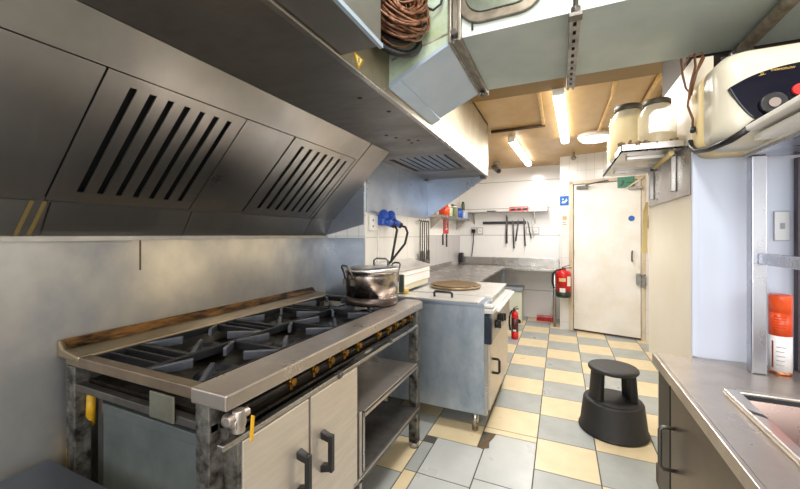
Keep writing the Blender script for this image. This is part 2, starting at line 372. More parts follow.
b = MB(); slope_box(b, .004, LS, 2.006, YB, -.02, .002); obj('end_strip', b, steel_h, hood)
for y0, y1 in ((YA,.60),(1.105,1.40),(1.97,2.006)):
    b = MB(); slope_box(b, .004, SU, y0, y1-.006, -.02, 0); obj('blank_panel', b, steel_h, hood)
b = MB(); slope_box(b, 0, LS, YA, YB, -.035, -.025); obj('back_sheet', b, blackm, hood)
def baffle(y0, y1, n):
    f = MB(); s0, s1 = .006, SU
    fr = .05
    slope_box(f, s0, s0+.045, y0, y1, -.005, 0); slope_box(f, s1-.035, s1, y0, y1, -.005, 0)
    w_ = y1-y0; pitch = (w_-.085)/n; ys = y0+.07
    slope_box(f, s0+.045, s1-.035, y0, ys, -.005, 0)
    fo = obj('baffle_filter', f, steel_h, hood)
    for k in range(n):
        f = MB(); a = ys+k*pitch+pitch*.36; e = ys+(k+1)*pitch
        if k == n-1: e = y1
        slope_box(f, s0+.045, s1-.035, a, e, -.005, -.001+.001*(k % 2)); obj('baffle_slat', f, steel_h, fo)
baffle(.60, 1.10, 7); baffle(1.405, 1.965, 7)
ZF = 1.905
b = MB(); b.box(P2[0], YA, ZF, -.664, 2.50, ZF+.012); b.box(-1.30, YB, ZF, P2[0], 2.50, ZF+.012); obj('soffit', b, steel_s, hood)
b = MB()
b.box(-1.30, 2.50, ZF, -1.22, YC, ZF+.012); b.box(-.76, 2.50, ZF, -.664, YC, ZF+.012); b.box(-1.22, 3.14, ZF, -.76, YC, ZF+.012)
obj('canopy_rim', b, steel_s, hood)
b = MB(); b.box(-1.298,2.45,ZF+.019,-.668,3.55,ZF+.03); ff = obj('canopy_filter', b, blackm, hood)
b = MB()
n = 7
for k in range(n):
    x = -1.20+k*.42/n; b.box(x, 2.52, ZF+.012, x+.047, 3.12, ZF+.018)
b.box(-1.22,2.50,ZF+.01,-.76,2.53,ZF+.02); b.box(-1.22,3.11,ZF+.01,-.76,3.14,ZF+.02)
obj('filter_slats', b, grate_gold, ff)
b = MB(); b.box(-.664, YA, ZF-.008, -.652, YC, 2.42); obj('fascia', b, mat('fascia_steel', '#b5ab95', .8, .38, '#948a70', 4, (1,1,.5), .08), hood, .002)
b = MB(); b.box(-.67, YA, ZF-.012, -.646, YC, ZF-.002); obj('lip', b, steel, hood, .003)
# end cheek of the far part and its back sheet
b = MB(); b.prism([(-1.30,YC,1.49),(-1.30,YC,ZF+.02),(-.664,YC,ZF+.02),(-.664,YC,ZF-.008)], (0,-.015,0)); obj('end_panel', b, steel_b, hood)
b = MB(); b.box(-1.302,YB+.03,1.49,-1.288,YC-.015,ZF); obj('back_panel', b, steel_b, hood)
b = MB(); b.box(-.72,3.53,ZF-.03,-.665,3.585,ZF); obj('corner_clip', b, steel_d, hood)
b = MB(); b.box(-1.288,3.5,ZF-.02,-1.265,3.54,ZF); obj('corner_clip', b, steel_d, hood)
b = MB(); b.prism([(P0[0],YB,P0[1]),(P1[0],YB,P1[1]),(-1.30,YB,1.71),(-1.30,YB,1.40)], (0,.008,0)); obj('cheek_plate', b, steel_b, hood)
obj('hood_top', MB().box(-1.65, YA, 2.40, -.652, YC, 2.42), steel_d, hood)
b = MB()
for x, y in ((-.78,1.32),(-.74,1.52),(-.90,1.95),(-.85,2.03),(-.80,2.06),(-.86,2.10),(-.93,1.88)):
    b.cyl((x,y,ZF-.0015),(x,y,ZF+.001), .011, seg=12)
obj('screw_hole', b, blackm, hood)
b = MB()
for y in (.72,.86,1.05,1.20,1.3): b.cyl((-.653,y,1.915),(-.6495,y,1.915), .005, seg=8)
obj('rivet', b, steel, hood)
wsn = MB(); wsn.prism([(-.6515,1.055,1.955),(-.6515,1.13,1.955),(-.6515,1.093,1.905)], (.0015,0,0)); ws = obj('warning_sticker', wsn, yellow, hood, label='upside-down yellow triangle warning sticker')
b = MB(); b.prism([(-.650,1.070,1.950),(-.650,1.116,1.950),(-.650,1.093,1.918)], (.0008,0,0)); ws2 = obj('sticker_field', b, mat('pale_yellow','#e8dd9a',0,.5), ws)
b = MB(); b.prism([(-.6492,1.09,1.946),(-.6492,1.098,1.946),(-.6492,1.089,1.937),(-.6492,1.097,1.937),(-.6492,1.093,1.924)], (.0006,0,0)); obj('sticker_bolt', b, ink, ws)
# box on the front of the hood
bx = thing('duct_box', 'flat grey steel duct box fixed to front of the hood, top centre', 'duct box', (-.58,.2,1.905))
b = MB(); b.box(-.652,-1.2,1.905,-.505,.983,2.35); obj('casing', b, mat('box_steel','#8f8c86',.9,.45,'#7a7a78',4), bx, .002)
b = MB(); b.box(-.512,-1.2,1.899,-.500,.988,1.912); obj('edge_trim', b, duct_l, bx)

# ------------------------------------------------------------------ ducts
duct = thing('ventilation_duct', 'large grey green ventilation duct crossing the ceiling from the hood', 'duct', (.5,1.6,1.9))
YD0, YD1, ZD = 1.345, 1.885, 2.075
b = MB(); b.prism([(-.652,YD0,1.94),(-.365,YD0,ZD),(-.365,YD0,2.55),(-.652,YD0,2.40)], (0,YD1-YD0,0))
bm_ = b.bm; bmesh.ops.recalc_face_normals(bm_, faces=bm_.faces)
for f in bm_.faces:
    f.material_index = 1 if f.normal.y < -.9 else 0
tr = obj('transition_duct', b, [duct_l, duct_g], duct)
b = MB(); b.prism([(-.652,YD0-.004,1.936),(-.365,YD0-.004,ZD-.004),(-.365,YD0-.004,ZD+.012),(-.652,YD0-.004,1.952)], (0,.012,0))
b.prism([(-.650,YD0,1.930),(-.60,YD0,1.955),(-.60,YD0,1.963),(-.650,YD0,1.945)], (0,YD1-YD0,0)); obj('seam_trim', b, duct_l, tr)
b = MB(); b.prism([(-.64,YD0-.003,2.045),(-.38,YD0-.003,2.105),(-.38,YD0-.003,2.112),(-.64,YD0-.003,2.052)], (0,.004,0)); obj('seam', b, rusty, tr)
b = MB(); b.box(-.365,YD0,ZD,2.0,YD1,2.62)
bmesh.ops.recalc_face_normals(b.bm, faces=b.bm.faces)
for f in b.bm.faces: f.material_index = 1 if f.normal.y < -.9 else 0  # near side gets a paler material than the other faces
ds = obj('duct_section', b, [duct_m, duct_w], duct, .002)
b = MB(); b.box(-.392,YD0-.022,ZD-.018,-.379,YD1+.03,2.62); b.box(-.355,YD0-.022,ZD-.018,-.342,YD1+.03,2.62); b.box(-.378,YD0-.01,ZD-.008,-.355,YD1+.01,2.62)
obj('flange', b, mat('flange_steel','#9a968d',.7,.4,'#6a6358',16), duct, .003)
b = MB(); b.cyl((-.366,YD0-.04,ZD+.01),(-.366,YD0-.01,ZD+.01), .012, seg=8); obj('flange_bolt', b, steel_d, duct)
b = MB(); b.cyl((-.366,YD1-.02,ZD-.035),(-.366,YD1-.02,ZD-.01), .012, seg=8); obj('flange_bolt', b, steel_d, duct)
def rrect(cx, cz, hx, hz, r, y, n=6):
    o = []
    for q, (sx, sz) in enumerate(((1,1),(-1,1),(-1,-1),(1,-1))):
        for k in range(n+1):
            a = PI/2*(q+k/n); o.append((cx+sx*(hx-r)+r*math.cos(a), y, cz+sz*(hz-r)+r*math.sin(a)))
    return o
b = MB(); b.prism(rrect(-.20,2.255,.155,.145,.09,YD0-.018), (0,.018,0)); ap = obj('access_panel', b, mat('rusty_rim','#7d776a',.5,.45,'#4c4234',18), duct, .004, label='oval access cover with rusty rim')
b = MB(); b.prism(rrect(-.20,2.262,.125,.118,.07,YD0-.024), (0,.008,0)); obj('access_cover', b, mat('cover_steel','#6d7a70',.7,.4,'#4d4a3c',9), ap, .003)
b = MB(); b.cyl((-.30,YD0-.012,2.115),(-.30,YD0-.012,2.09), .004, seg=6); obj('hook', b, blackp, duct)
st = thing('support_strut', 'perforated galvanised support channel under the duct with threaded rod', 'support channel', (.045,1.65,2.04))
b = MB()
x0, x1 = .029, .064; y = YD0-.03; ye = YD1+.08; zz = ZD-.034
b.box(x0, y, zz, x0+.003, ye, zz+.032); b.box(x1-.003, y, zz, x1, ye, zz+.032)
b.box(x0+.003, y, zz, x0+.012, ye, zz+.003); b.box(x1-.012, y, zz, x1-.003, ye, zz+.003)
nh = 11; yy = y
L = (ye-y)/nh
for k in range(nh): b.box(x0+.012, y+k*L, zz, x1-.012, y+k*L+L*.5, zz+.003)
obj('channel', b, strut_m, st)
b = MB(); b.cyl((.047,YD0-.035,ZD-.03),(.047,YD0-.035,2.78), .008, seg=10); obj('threaded_rod', b, steel_d, st)
b = MB(); b.box(.026,YD0-.05,ZD-.04,.068,YD0-.014,ZD-.026); b.cyl((.047,YD0-.035,ZD-.026),(.047,YD0-.035,ZD-.005), .016, seg=6); obj('clamp_plate', b, steel_d, st, .002)
b = MB(); b.box(x0+.004,y,zz+.026,x1-.004,ye,zz+.03); obj('channel_back', b, blackm, st)
t = thing('duct_pipe', 'brown weathered pipe strapped under the right end of the duct', 'pipe', (.6,1.5,2.03))
b = MB(); b.cyl((.655,.9,ZD-.025),(.655,YD1-.01,ZD-.025), .022, seg=14); obj('pipe', b, rusty, t)
b = MB(); b.cyl((.655,YD1-.06,ZD-.03),(.655,YD1+.005,ZD-.03), .03, seg=14); b.cyl((.60,YD1-.02,ZD-.035),(.72,YD1-.02,ZD-.035), .007, seg=8); obj('pipe_clamp', b, steel_d, t)

# coil of brown flexible cable
coil = thing('brown_coil', 'big round coil of rusty brown flexible conduit above the hood', 'coil', (-.54,1.17,2.02))
cc = Vector((-.565,1.235,2.19))
axr = Vector((.45,-.35,.25)).normalized()
a1 = axr.cross(Vector((0,0,1))).normalized(); a2 = a1.cross(axr)
b = MB()
for i in range(64):
    R0 = .045+.085*random.random(); h = (random.random()-.5)*.12
    ph = random.random()*6.28; tilt = (random.random()-.5)*.5; pts = []
    for k in range(29):
        a = ph+k*2*PI/28*1.0
        r = R0*math.sqrt(max(.2, 1-(h/.085)**2*.5))*(1+.07*math.sin(3*a+ph))
        p = cc+a1*r*math.cos(a)+a2*r*1.22*math.sin(a)+axr*(h+tilt*.06*math.sin(a*2+ph))
        pts.append(p)
    b.tube(pts, .0052, 5)
stuff_part(obj('coil_windings', b, copper, coil))
b = MB(); pts = [cc-axr*.07+a1*.135*math.cos(k*2*PI/32)+a2*.165*math.sin(k*2*PI/32) for k in range(33)]; b.tube(pts, .014, 8); obj('rim_ring', b, blackp, coil)
b = MB(); b.cyl(cc-axr*.05, cc-axr*.06, .12, seg=24); obj('back_plate', b, blackm, coil)
b = MB(); b.tube([(-.49,1.30,2.21),(-.45,1.32,2.195),(-.42,1.32,2.21),(-.40,1.32,2.28)], .005, 6); obj('tail_wire', b, blackp, coil)

# ------------------------------------------------------------------ gas range
rng = thing('gas_range', 'long commercial gas range with black burner grates against the steel wall', 'gas range', (-1.2,1.38,0))
b = MB(); b.prism([(-.928,.66,.858),(-.790,.66,.858),(-.790,2.11,.858),(-.825,2.15,.858),(-.928,2.15,.858)], (0,0,.044)); obj('front_rail', b, steel_c, rng, .005)
b = MB(); b.box(-1.59,.665,.865,-.928,.70,.90); obj('side_rail', b, mat('side_rail_steel','#a3917c',.9,.4,'#75685a',9), rng, .003)
b = MB(); b.box(-1.57,.668,.78,-.86,.695,.805); obj('lower_side_rail', b, steel_d, rng, .003)
b = MB(); b.box(-1.59,2.07,.865,-.945,2.10,.90); obj('far_rail', b, steel_d, rng, .003)
# rear ledge
b = MB(); b.prism([(-1.636,.66,.885),(-1.50,.66,.885),(-1.50,.66,.903),(-1.60,.66,.918),(-1.622,.66,.945),(-1.636,.66,.945)], (0,1.44,0)); obj('back_ledge', b, mat('ledge_steel','#b5a68c',.9,.36,'#8d7c60',6,(1,.5,1)), rng, .006)
b = MB()
b.prism([(-1.6215,.675,.9465),(-1.599,.675,.9195),(-1.585,.675,.9175),(-1.618,.675,.9475)], (0,1.40,0))
obj('grease_crust', b, burnt, rng, label='burnt brown grease crust')
b = MB(); b.box(-1.51,.70,.80,-.945,2.07,.815); obj('drip_tray', b, greasy, rng)
for x, y in ((-1.585,.665),(-.915,.665),(-1.585,2.05),(-.86,2.05)):
    b = MB(); b.box(x, y, .03, x+.055, y+.05, .863); obj('leg', b, mat('leg_steel','#86837c',.7,.45,'#2c2923',26,contrast=.15) if 'leg_steel' not in bpy.data.materials else bpy.data.materials['leg_steel'], rng, .003)
    b = MB(); b.cyl((x+.028,y+.025,0),(x+.028,y+.025,.03), .03, seg=14); obj('leg_foot', b, rusty, rng)
# carcass
b = MB(); b.box(-1.50,.72,.13,-1.47,1.36,.77); b.box(-1.50,1.335,.13,-.83,1.36,.77); b.box(-1.50,.72,.10,-.83,1.36,.13); b.box(-1.55,1.36,.2,-1.53,2.06,.78); obj('carcass', b, steel_d, rng)
b = MB(); b.box(-1.46,.715,.12,-.885,.728,.735); b.box(-1.46,.711,.70,-.885,.716,.735); sp_ = obj('side_panel', b, panel_bl, rng, .003, label='greenish blue steel side panel')
b = MB(); b.box(-1.105,.657,.785,-.995,.663,.862); obj('junction_plate', b, mat('plate_grey','#77776a',.5,.5,'#5a564a',16), rng, .004, label='grey cover plate screwed to side')
b = MB(); b.box(-1.50,.73,.775,-.83,2.06,.785); obj('manifold_shelf', b, greasy, rng)
b = MB(); b.box(-.86,.70,.785,-.848,2.06,.862); obj('manifold_back', b, greasy, rng)
b = MB(); b.box(-.825,.66,.752,-.80,2.06,.768); obj('door_header', b, steel, rng, .003)
b = MB(); b.cyl((-.832,.72,.822),(-.832,2.05,.822), .010, seg=10); obj('gas_manifold', b, greasy, rng)
for y in (.93,1.05,1.15,1.25,1.36,1.55,1.66,1.75,1.85,1.96):
    b = MB(); b.cyl((-.845,y,.832),(-.81,y,.832), .008, seg=10); b.cyl((-.81,y,.832),(-.795,y,.832), .011, r2=.008, seg=10)
    b.cyl((-.812,y,.808),(-.812,y,.850), .0055, seg=10); b.cyl((-.812,y,.822),(-.812,y,.842), .010, seg=12); b.cyl((-.803,y,.836),(-.796,y,.836), .012, seg=12); obj('gas_tap', b, brass, rng, .002)
b = MB(); b.cyl((-.835,.70,.815),(-.78,.70,.815), .020, seg=14); b.cyl((-.79,.70,.79),(-.79,.70,.85), .017, seg=14); b.cyl((-.795,.735,.83),(-.795,.665,.83), .013, seg=12)
gv = obj('gas_valve', b, steel_c, rng, .002)
b = MB(); b.prism([(-.770,.722,.830),(-.768,.731,.824),(-.764,.722,.762),(-.767,.713,.760)], (.005,0,0)); obj('valve_lever', b, yellow, gv, .002, label='yellow lever')
# doors
def rdoor(y0, y1, hy):
    b = MB(); b.box(-.822,y0,.13,-.80,y1,.748); d = obj('door', b, door_st, rng, .003)
    b = MB(); hz = .60; hl = .15
    b.prism([(-.80,hy-.014,hz),(-.80,hy+.014,hz),(-.758,hy+.010,hz-.012),(-.755,hy-.010,hz-.012)], (0,0,-.026))
    b.prism([(-.80,hy-.014,hz-hl),(-.80,hy+.014,hz-hl),(-.758,hy+.010,hz-hl+.012),(-.755,hy-.010,hz-hl+.012)], (0,0,.026))
    b.box(-.770,hy-.010,hz-hl+.008,-.752,hy+.010,hz-.008)
    obj('handle', b, blackp, d, .003, label='black plastic handle')
b = MB(); b.box(-.862,.712,.12,-.806,.724,.752); b.box(-.862,.70,.752,-.83,.724,.80); obj('door_stile', b, bpy.data.materials['leg_steel'], rng, .002)
rdoor(.725, 1.008, .955); rdoor(1.022, 1.335, 1.085)
b = MB(); b.cyl((-.80,1.20,.765),(-.79,1.20,.765), .009, seg=8); b.box(-.81,1.19,.75,-.795,1.21,.775); b.box(-.81,1.66,.765,-.795,1.68,.785); obj('catch', b, steel_d, rng)
b = MB(); b.box(-.83,1.355,.13,-.80,1.375,.54); b.box(-1.50,1.40,.516,-.80,2.05,.528); b.box(-.812,1.40,.50,-.80,2.05,.530); obj('shelf', b, steel_c, rng, .002)
b = MB(); b.box(-1.50,1.36,.244,-.80,2.05,.256); b.box(-.812,1.30,.225,-.80,2.08,.258); obj('shelf', b, steel_d, rng, .002)
b = MB(); b.box(-.812,1.30,.24,-.799,2.08,.252); obj('shelf_edge', b, steel, rng, .002)
b = MB(); b.box(-.83,1.395,.25,-.806,1.412,.52); obj('shelf_post', b, steel, rng, .002)
b = MB(); b.tube([(-1.615,.69,.44),(-1.612,.69,.55),(-1.56,.73,.64),(-1.515,.705,.69),(-1.51,.705,.76)], .014, 8); obj('gas_hose', b, yellow, rng, label='yellow gas hose behind the near legs')
# burner grates
def grate(x0, x1, y0, y1):
    z = .895; b = MB(); t_ = .008
    b.box(x0,y0,z-.03,x1,y0+t_,z); b.box(x0,y1-t_,z-.03,x1,y1,z); b.box(x0,y0,z-.03,x0+t_,y1,z); b.box(x1-t_,y0,z-.03,x1,y1,z)
    gr = obj('burner_grate', b, iron, rng, .002)
    cx, cy = (x0+x1)/2, (y0+y1)/2
    for sx in (-1,1):
        for sy in (-1,1):
            p = Vector((x0 if sx < 0 else x1, y0 if sy < 0 else y1, 0)); c = Vector((cx,cy,0)); d = c-p; L = d.length; d.normalize(); q = Vector((-d.y,d.x,0))*.007
            a = p+d*.01; e = p+d*(L*.64)
            f = MB()
            f.prism([a-q+Vector((0,0,z-.028)), a-q+Vector((0,0,z)), e-q+Vector((0,0,z+.012)), e-q+Vector((0,0,z-.020))], q*2)
            obj('grate_finger', f, iron_b, gr, .003)
    b = MB(); b.lathe([(.075,0),(.08,.012),(.055,.028),(.03,.030),(.028,.018),(.005,.018)], (cx,cy,.83), 24); obj('burner', b, iron, rng)
def bars(x0, x1, y0, y1, n):
    z = .895; b = MB(); t_ = .008
    b.box(x0,y0,z-.03,x1,y0+t_,z); b.box(x0,y1-t_,z-.03,x1,y1,z); b.box(x0,y0,z-.03,x0+t_,y1,z); b.box(x1-t_,y0,z-.03,x1,y1,z)
    for k in range(1,n): y = y0+(y1-y0)*k/n; b.box(x0,y-t_/2,z-.03,x1,y+t_/2,z)
    obj('bar_grate', b, iron, rng, .002)
fy = [.70,1.042,1.384,1.726,2.068]
for a, e in zip(fy, fy[1:]): grate(-1.205, -.947, a+.001, e-.001)
bars(-1.50,-1.207,.701,.86,3); grate(-1.50,-1.207,.862,1.20); bars(-1.50,-1.207,1.202,1.30,2); grate(-1.50,-1.207,1.302,1.64); bars(-1.50,-1.207,1.642,1.735,2); grate(-1.50,-1.207,1.737,2.067)

# stock pot
px, py, pz = -1.045, 1.915, .908
pot = thing('stock_pot', 'dented aluminium stock pot with lid on far end of the range', 'pot', (px,py,pz))
R = .156
b = MB(); b.lathe([(R*.96,0),(R,.006),(R,.05)], (px,py,pz), 48); obj('pot_base', b, potburn, pot)
b = MB(); b.lathe([(R,.05),(R+.001,.17),(R,.198),(R+.004,.20),(R+.004,.206),(R-.004,.206)], (px,py,pz), 48); obj('pot_body', b, potm, pot)
b = MB(); b.lathe([(R+.006,.190),(R+.006,.212),(R-.002,.218),(R*.8,.221),(R*.3,.226),(.005,.228)], (px,py,pz), 48); pl = obj('pot_lid', b, mat('lid_aluminium','#d5d3d2',1,.3,'#c5c2c0',6), pot)
d = Vector((.42,.9,0)).normalized()
ld = Vector((1,0.2,0)).normalized()
c0 = Vector((px,py,pz+.224))+Vector((.03,.06,0))
b = MB(); b.tube([c0-ld*.045, c0-ld*.045+Vector((0,0,.03)), c0-ld*.03+Vector((0,0,.042)), c0+ld*.03+Vector((0,0,.042)), c0+ld*.045+Vector((0,0,.03)), c0+ld*.045], .006, 8); obj('lid_handle', b, steel_d, pl)
for ang in (-118, 62):
    a = math.radians(ang); o = Vector((math.cos(a),math.sin(a),0)); tq = Vector((-o.y,o.x,0)); c0 = Vector((px,py,pz))+o*(R+.001)
    b = MB(); b.tube([c0-tq*.045+Vector((0,0,.14)), c0-tq*.045+o*.012+Vector((0,0,.19)), c0-tq*.04+o*.03+Vector((0,0,.225)), c0-tq*.02+o*.034+Vector((0,0,.235)), c0+tq*.02+o*.034+Vector((0,0,.235)), c0+tq*.04+o*.03+Vector((0,0,.225)), c0+tq*.045+o*.012+Vector((0,0,.19)), c0+tq*.045+Vector((0,0,.14))], .006, 8)
    for sg in (-1,1): 
        q = c0+tq*.045*sg; b.box(q.x-.012,q.y-.012,pz+.12,q.x+.012,q.y+.012,pz+.155)
    obj('pot_handle', b, steel_d, pot)

# low table bottom left
lt = thing('low_steel_table', 'low bluish steel table corner beside the near end of range', 'table', (-1.2,.2,0))
b = MB(); b.box(-1.60,-.5,.52,-.95,.628,.55); obj('tabletop', b, table_m, lt, .004)
for x in (-1.57,-1.0):
    for y in (-.47,.57):
        b = MB(); b.box(x,y,0,x+.035,y+.035,.52); obj('leg', b, steel_d, lt)
# ------------------------------------------------------------------ oven unit behind the range
ov = thing('oven_unit', 'blue grey steel oven unit on legs beyond the gas range', 'oven', (-.85,2.85,0))
OX0, OX1, OY0, OY1 = -1.27, -.455, 2.37, 3.33
b = MB(); b.box(OX0,OY0,.13,OX1,OY1,.845); obj('body', b, oven_bl, ov, .004)
b = MB(); b.box(OX1,OY0+.004,.13,OX1+.018,OY0+.04,.60); b.box(OX1,OY0+.04,.13,OX1+.004,OY1,.60); obj('front_frame', b, steel, ov)
for x in (OX0+.04, OX1-.09):
    for y in (OY0+.03, OY1-.08):
        b = MB(); b.cyl((x+.02,y+.02,0),(x+.02,y+.02,.13), .022, seg=16); obj('leg', b, steel, ov)
b = MB(); b.box(OX1+.004,OY0+.045,.15,OX1+.03,OY1-.04,.585); od = obj('door', b, door_st, ov, .004)
b = MB(); y = OY0+.13; b.tube([(OX1+.03,y,.47),(OX1+.07,y,.47),(OX1+.078,y,.46),(OX1+.078,y,.385),(OX1+.07,y,.375),(OX1+.03,y,.375)], .009, 8); obj('handle', b, blackp, od)
b = MB(); b.prism([(OX1,OY0+.006,.60),(OX1+.045,OY0+.006,.60),(OX1+.045,OY0+.006,.76),(OX1+.03,OY0+.006,.79),(OX1,OY0+.006,.79)], (0,.05,0)); obj('control_side', b, mat('dark_blue_panel','#2c3444',.4,.4,'#1d2430',18), ov, .004)
b = MB(); b.prism([(OX1,OY0+.056,.60),(OX1+.042,OY0+.056,.60),(OX1+.042,OY0+.056,.80),(OX1,OY0+.056,.80)], (0,OY1-OY0-.06,0)); cpn = obj('control_panel', b, mat('control_grey','#b7b3ad',.6,.4,'#9a958e',8), ov, .004)
for y, z in ((OY0+.18,.70),(OY0+.30,.72),(OY0+.42,.70)):
    b = MB(); b.cyl((OX1+.042,y,z),(OX1+.07,y,z), .028, seg=18); b.box(OX1+.07,y-.006,z-.026,OX1+.082,y+.006,z+.026); obj('knob', b, blackp, cpn)
b = MB(); b.box(OX1-.02,OY0+.01,.80,OX1+.06,OY1,.83); obj('front_ledge', b, whitelid, ov, .004)
b = MB(); b.box(OX0,OY0-.012,.845,OX1+.0,OY1,.866); obj('worktop', b, steel_b, ov, .003)
b = MB(); b.box(-1.27,OY0-.01,.8665,-.49,2.58,.878); fl_ = obj('front_lid', b, whitelid, ov, .004)
b = MB(); x = -.76; b.tube([(x-.065,2.45,.878),(x-.065,2.445,.908),(x-.055,2.443,.916),(x+.055,2.443,.916),(x+.065,2.445,.908),(x+.065,2.45,.878)], .009, 8); obj('lid_handle', b, blackp, fl_)
b = MB(); b.box(-1.05,2.60,.8665,-.44,OY1,.884); obj('rear_lid', b, whitelid, ov, .004)
b = MB(); b.prism([(-.49,2.60,.868),(-.44,2.60,.868),(-.44,2.60,.845),(-.52,2.60,.845)], (0,.02,0)); b.box(-.50,OY0+.03,.835,-.40,OY0+.1,.852); obj('spout', b, whitelid, ov, .003)
b = MB(); b.cyl((-.38,OY0+.10,.815),(-.38,OY1-.05,.815), .014, seg=12); b.box(-.46,OY0+.12,.805,-.38,OY0+.14,.825); b.box(-.46,OY1-.1,.805,-.38,OY1-.08,.825); obj('front_handrail', b, white_p, ov)
# tray of stacked plates on the lid
tr_ = thing('round_tray', 'round brownish metal tray lying on white oven lid', 'tray', (-.80,2.92,.884))
b = MB(); b.lathe([(.19,0),(.205,.006),(.215,.02),(.20,.022),(.19,.012),(.01,.010)], (-.80,2.92,.884), 40); obj('tray', b, trayw, tr_)
b = MB(); b.lathe([(.14,.013),(.19,.021),(.197,.030),(.18,.028),(.14,.020),(.01,.018)], (-.80,2.92,.884), 40); obj('upper_tray', b, mat('bronze_tray','#a58b66',.7,.36,'#7d6543',10), tr_)
# white machine by the breast wall
ap_ = thing('white_machine', 'white boxy food machine against the tiled wall behind the pot', 'machine', (-1.18,2.7,.886))
b = MB(); b.prism([(-1.285,2.40,.93),(-1.09,2.40,.93),(-1.09,2.40,1.04),(-1.285,2.40,1.09)], (0,.70,0)); obj('housing', b, white_p, ap_, .006)
b = MB(); b.box(-1.09,2.40,1.0,-1.085,3.10,1.006); b.prism([(-1.285,2.40,1.095),(-1.08,2.40,1.045),(-1.08,2.40,1.053),(-1.285,2.40,1.105)], (0,.70,0)); obj('top_lid', b, whitelid, ap_, .003)
b = MB(); b.box(-1.13,2.31,.886,-1.085,2.36,1.09); b.box(-1.08,2.385,.90,-1.04,2.40,1.03); obj('side_bracket', b, mat('bracket_grey_green','#59635c',.5,.45), ap_, .003)
b = MB(); b.box(-1.28,2.42,.886,-1.10,3.08,.93); obj('foot_plinth', b, beige, ap_)
b = MB(); b.cyl((-1.075,2.48,.886),(-1.075,2.48,.905), .035, seg=18); tag(obj('yellow_sponge_pad', b, yellow, bevel=.004), 'small round yellow pad lying before the white machine', 'scouring pad')
# ------------------------------------------------------------------ sockets and blue plugs on breast wall
sk = thing('wall_socket', 'white double socket with blue plugs on tiled wall above the pot', 'socket', (-1.292,2.40,1.36))
b = MB(); b.box(-1.30,2.325,1.355,-1.278,2.465,1.47); obj('faceplate', b, white_p, sk, .004)
b = MB()
for z in (1.385,1.43): b.cyl((-1.2785,2.36,z),(-1.277,2.36,z), .008, seg=10)
obj('pin_hole', b, ink, sk)
for k, (yy, lab) in enumerate(((2.49,'blue industrial plug nearest the white socket above the pot'),(2.62,'blue industrial plug second from the white socket above the pot'))):
    pg = thing('blue_plug', lab, 'plug', (-1.25,yy,1.37), 'blue plugs above the pot')
    b = MB(); b.box(-1.30,yy-.055,1.395,-1.23,yy+.055,1.475); b.cyl((-1.25,yy-.03,1.47),(-1.22,yy-.05,1.49), .035, seg=14); obj('socket_box', b, bluep, pg, .01)
    b = MB(); b.cyl((-1.255,yy+.0,1.435),(-1.205,yy+.05,1.405), .032, r2=.028, seg=16); obj('plug_body', b, bluep, pg)
    b = MB(); b.cyl((-1.205,yy+.05,1.405),(-1.19,yy+.065,1.395), .024, seg=14); obj('cable_gland', b, blackp, pg)
    b = MB()
    if k: b.tube([(-1.19,yy+.065,1.395),(-1.165,yy+.09,1.385),(-1.15,yy+.10,1.34),(-1.16,yy+.07,1.25),(-1.20,yy-.04,1.15),(-1.24,yy-.14,1.06)], .010, 8)
    else: b.tube([(-1.19,yy+.065,1.395),(-1.175,yy+.075,1.36),(-1.20,yy+.06,1.2),(-1.22,yy+.06,1.10)], .010, 8)
    obj('cable', b, blackp, pg)
b = MB(); b.box(-1.30,2.46,1.09,-1.29,2.475,1.36); tag(obj('cable_trunking', b, white_p), 'thin white vertical trunking below the blue plugs', 'trunking')
# hanging utensils at end of the breast
rl = MB(); rl.cyl((-1.272,3.25,1.455),(-1.272,3.57,1.455), .006, seg=8); rl.box(-1.30,3.27,1.45,-1.27,3.28,1.46); rl.box(-1.30,3.54,1.45,-1.27,3.55,1.46)
tag(obj('utensil_rail', rl, steel), 'short steel rail holding ladles at corner of tiled wall', 'rail')
kinds = ['ladle','spatula','ladle','skimmer','spatula']
places = ['nearest the blue plugs','second from the blue plugs','in the middle of the rail','second from the shelf corner','nearest the back shelf corner']
for k, kd in enumerate(kinds):
    y = 3.29+k*.062; x = -1.262
    t = thing(kd, f'dark steel {kd} hanging on the utensil rail, {places[k]}', 'utensil', (x,y,1.02), 'hanging utensils')
    b = MB(); b.tube([(x-.010,y,1.455),(x-.002,y,1.472),(x+.008,y,1.46),(x+.006,y,1.40),(x+.004,y,1.06)], .006, 6); obj('handle', b, steel_d, t)
    b = MB()
    if kd == 'ladle': b.lathe([(.005,0),(.034,.014),(.047,.042),(.043,.042),(.02,.015)], (x+.004,y,1.00+.012*k), 18)
    elif kd == 'spatula': b.box(x,y-.036,.97,x+.006,y+.036,1.16)
    else: b.cyl((x,y,1.02),(x+.008,y,1.02), .05, seg=20)
    obj('head', b, steel_d, t)

# ------------------------------------------------------------------ back area
lta = thing('steel_prep_table', 'long steel prep table along left wall beyond the oven', 'table', (-1.2,4.5,0))
b = MB(); b.box(-1.59,3.40,.825,-.745,5.545,.85); obj('tabletop', b, steel, lta, .004)
b = MB(); b.box(-1.59,3.58,.85,-1.575,5.545,.90); obj('upstand', b, steel, lta)
for x in (-1.55,-.80):
    for y in (3.46,5.48): b = MB(); b.box(x,y,0,x+.04,y+.04,.825); obj('leg', b, steel_b, lta)
b = MB(); b.box(-1.55,3.46,.25,-.78,5.5,.27); obj('under_shelf', b, steel_d, lta)
bc = thing('steel_back_counter', 'steel counter along back wall below the knife rack', 'counter', (-.8,5.8,0))
b = MB(); b.box(-1.585,5.56,.79,-.012,6.095,.825); obj('countertop', b, steel, bc, .004)
b = MB(); b.box(-1.585,6.075,.825,-.012,6.098,.95); obj('upstand', b, steel, bc, .003)
